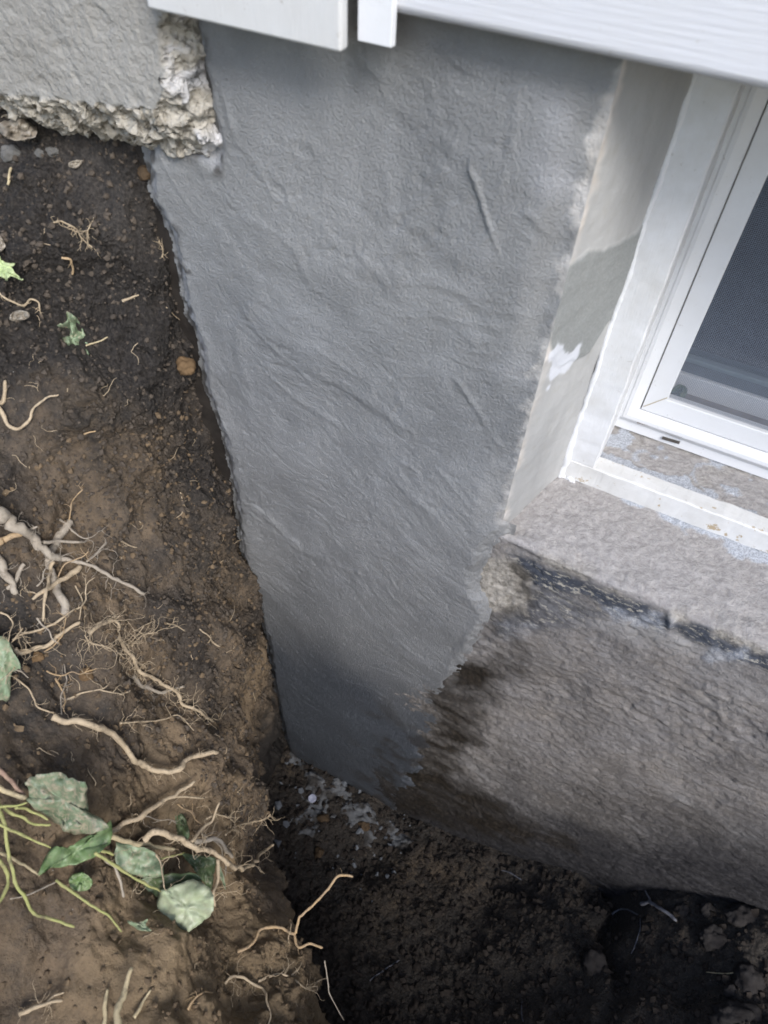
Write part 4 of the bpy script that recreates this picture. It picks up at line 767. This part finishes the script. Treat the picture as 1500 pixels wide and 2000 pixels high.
def droppings():
    poly = np.array([on(x, y, 2, .0)[:2] for x, y in [(572, 1478), (640, 1520), (770, 1585), (800, 1625), (760, 1660), (700, 1640), (650, 1600), (610, 1640), (585, 1600), (590, 1540)]])
    lo, hi = poly.min(0) - .03, poly.max(0) + .03; xs = np.linspace(lo[0], hi[0], 150); ys = np.linspace(lo[1], min(hi[1], .01), 130); X, Y = np.meshgrid(xs, ys, indexing='ij'); Z = np.zeros_like(X)
    for i in range(X.shape[0]):
        for j in range(X.shape[1]):
            h = BV_F.ray_cast(Vector((X[i, j], Y[i, j], .9)), Vector((0, 0, -1))); Z[i, j] = h[0].z if h[0] else 0
    p = np.stack([X, Y, 0 * X], -1); s = sdf(p[..., :2], poly) / .03 + 1.6 * fbm(p, 30, 4, 7., .55) - .25
    Z = Z + .009 * np.clip(s, -.5, .6) + .003 * fbm(p, 70, 4, 3., .6) - .0006; z0 = 0 * X
    tag(grid('cement_droppings', np.stack([X, Y, Z], -1), CEM, None, {'damp_shade': z0 + .45, 'mud': sstep(-.2, .4, fbm(p, 40, 4, 2.)) * .85, 'lite': z0, 'chip': z0}, keep=(s > -.35)), 'blue-grey splashed cement droppings on the pit floor under the patch', 'cement')
droppings()
def cap():
    h = hit(610, 1559, 'f'); c = at(610, 1559, h[0] - .004); n = h[1] * np.sign(h[1] @ -ray(610, 1559)); e = np.cross(n, [1, 0, 0]); e /= np.linalg.norm(e); k = np.cross(n, e); r = 8 * h[0] / FPX; m = MB(); V = []; F = []
    prof = [(0, .0012), (.55, .0012), (.7, .0026), (.9, .0028), (1, .002), (1, -.001)]
    for pr, ph in prof:
        for a in range(20): V.append(c + r * pr * (math.cos(a * .31416) * e + math.sin(a * .31416) * k) + ph * n)
    for i in range(len(prof) - 1): F += [(i * 20 + a, i * 20 + (a + 1) % 20, (i + 1) * 20 + (a + 1) % 20, (i + 1) * 20 + a) for a in range(20)]
    m.add(V, F); tag(m.build('bottle_cap', mat_plain('pale_plastic', (.42, .44, .55), .4, .5, .1), None), 'small pale round plastic cap in the cement droppings', 'cap')
cap()
def crumbs(name, P, n, mat, sel, smin, smax, label, cat='soil'):
    N = grid_normals(P); cand = np.argwhere(sel); pick = cand[rng.choice(len(cand), n)]; m = MB(); v0, f0 = IC0; V = []; F = []
    for k, (i, j) in enumerate(pick):
        s = smin + (smax - smin) * random.random() ** 3; nn = N[i, j] * np.sign(N[i, j] @ (CAM - P[i, j])); c = P[i, j] + nn * s * .3
        V.append(v0 * (rng.uniform(.5, 1.35, (12, 1))) * s * rng.uniform(.6, 1.2, 3) + c); F.append(np.array(f0) + 12 * k)
    me = bpy.data.meshes.new(name); me.from_pydata(np.concatenate(V).tolist(), [], np.concatenate(F).tolist()); me.update(); o = link(name, me, mat); return tag(o, label, cat, kind='stuff')
CR_D = mat_plain('crumb_soil', (.058, .048, .040), .95, .1, .6, 60, (.024, .020, .018), bump=.5); CR_O = mat_plain('crumb_clay', (.20, .145, .090), .95, .1, .6, 60, (.10, .075, .052), bump=.5)
bx = BANKP; CR_B = mat_plain('crumb_bank', (.115, .094, .074), .95, .1, .6, 60, (.072, .060, .049), bump=.5); crumbs('soil_crumbs', bx, 7000, CR_B, (bx[..., 2] > .3) & (bx[..., 0] > -.7) & (bx[..., 1] > -.26), .0006, .0034, 'loose dark soil crumbs scattered over the bank')
crumbs('clay_crumbs', bx, 5000, CR_O, (bx[..., 2] > .36) & (bx[..., 2] < .85) & (bx[..., 0] > -.6) & (bx[..., 1] > -.55), .0006, .0034, 'loose tan clay crumbs scattered over the bank')
fx = FLOORP; crumbs('pit_crumbs', fx, 9000, CR_D, (fx[..., 0] > -.4) & (fx[..., 0] < .5) & (fx[..., 1] > -.4) & (fx[..., 1] < -.002), .0008, .0065, 'loose dark soil crumbs covering the pit floor')

def fine_rootlets(n=170):
    m = MB(); cand = np.argwhere((bx[..., 2] > .40) & (bx[..., 2] < 1.03) & (bx[..., 0] > -.56) & (bx[..., 1] > -.48)); N = grid_normals(bx)
    for i, j in cand[rng.choice(len(cand), n)]:
        p = bx[i, j].copy(); nn = N[i, j] * np.sign(N[i, j] @ (CAM - p)); dr = rng.normal(size=3); dr -= nn * (dr @ nn) * .7; dr /= np.linalg.norm(dr); L = random.uniform(.006, .030); st = max(4, int(L / .0025)); P = [p - nn * .001]
        for k in range(st):
            dr = dr + rng.normal(size=3) * .4; dr /= np.linalg.norm(dr); dr -= nn * max(-.9, min(.9, dr @ nn)) * .5; p = p + dr * L / st; P.append(p + nn * .0012)
        m.tube(P, np.linspace(.00042, .0002, len(P)) * random.uniform(.6, 1.3), 4)
    tag(m.build('fine_rootlets', ROOT_T), 'hair-fine pale rootlets scattered over the soil bank', 'rootlets', kind='stuff')
fine_rootlets()
CR_C = mat_plain('cement_crumb', (.20, .215, .235), .8, .2, .4, 60, bump=.5); dz = (fx[..., 0] > -.36) & (fx[..., 0] < -.08) & (fx[..., 1] > -.16) & (fx[..., 1] < -.004)
crumbs('cement_crumbs', fx, 80, CR_C, dz, .0015, .0075, 'small blue-grey cement crumbs spattered round the droppings', 'cement')
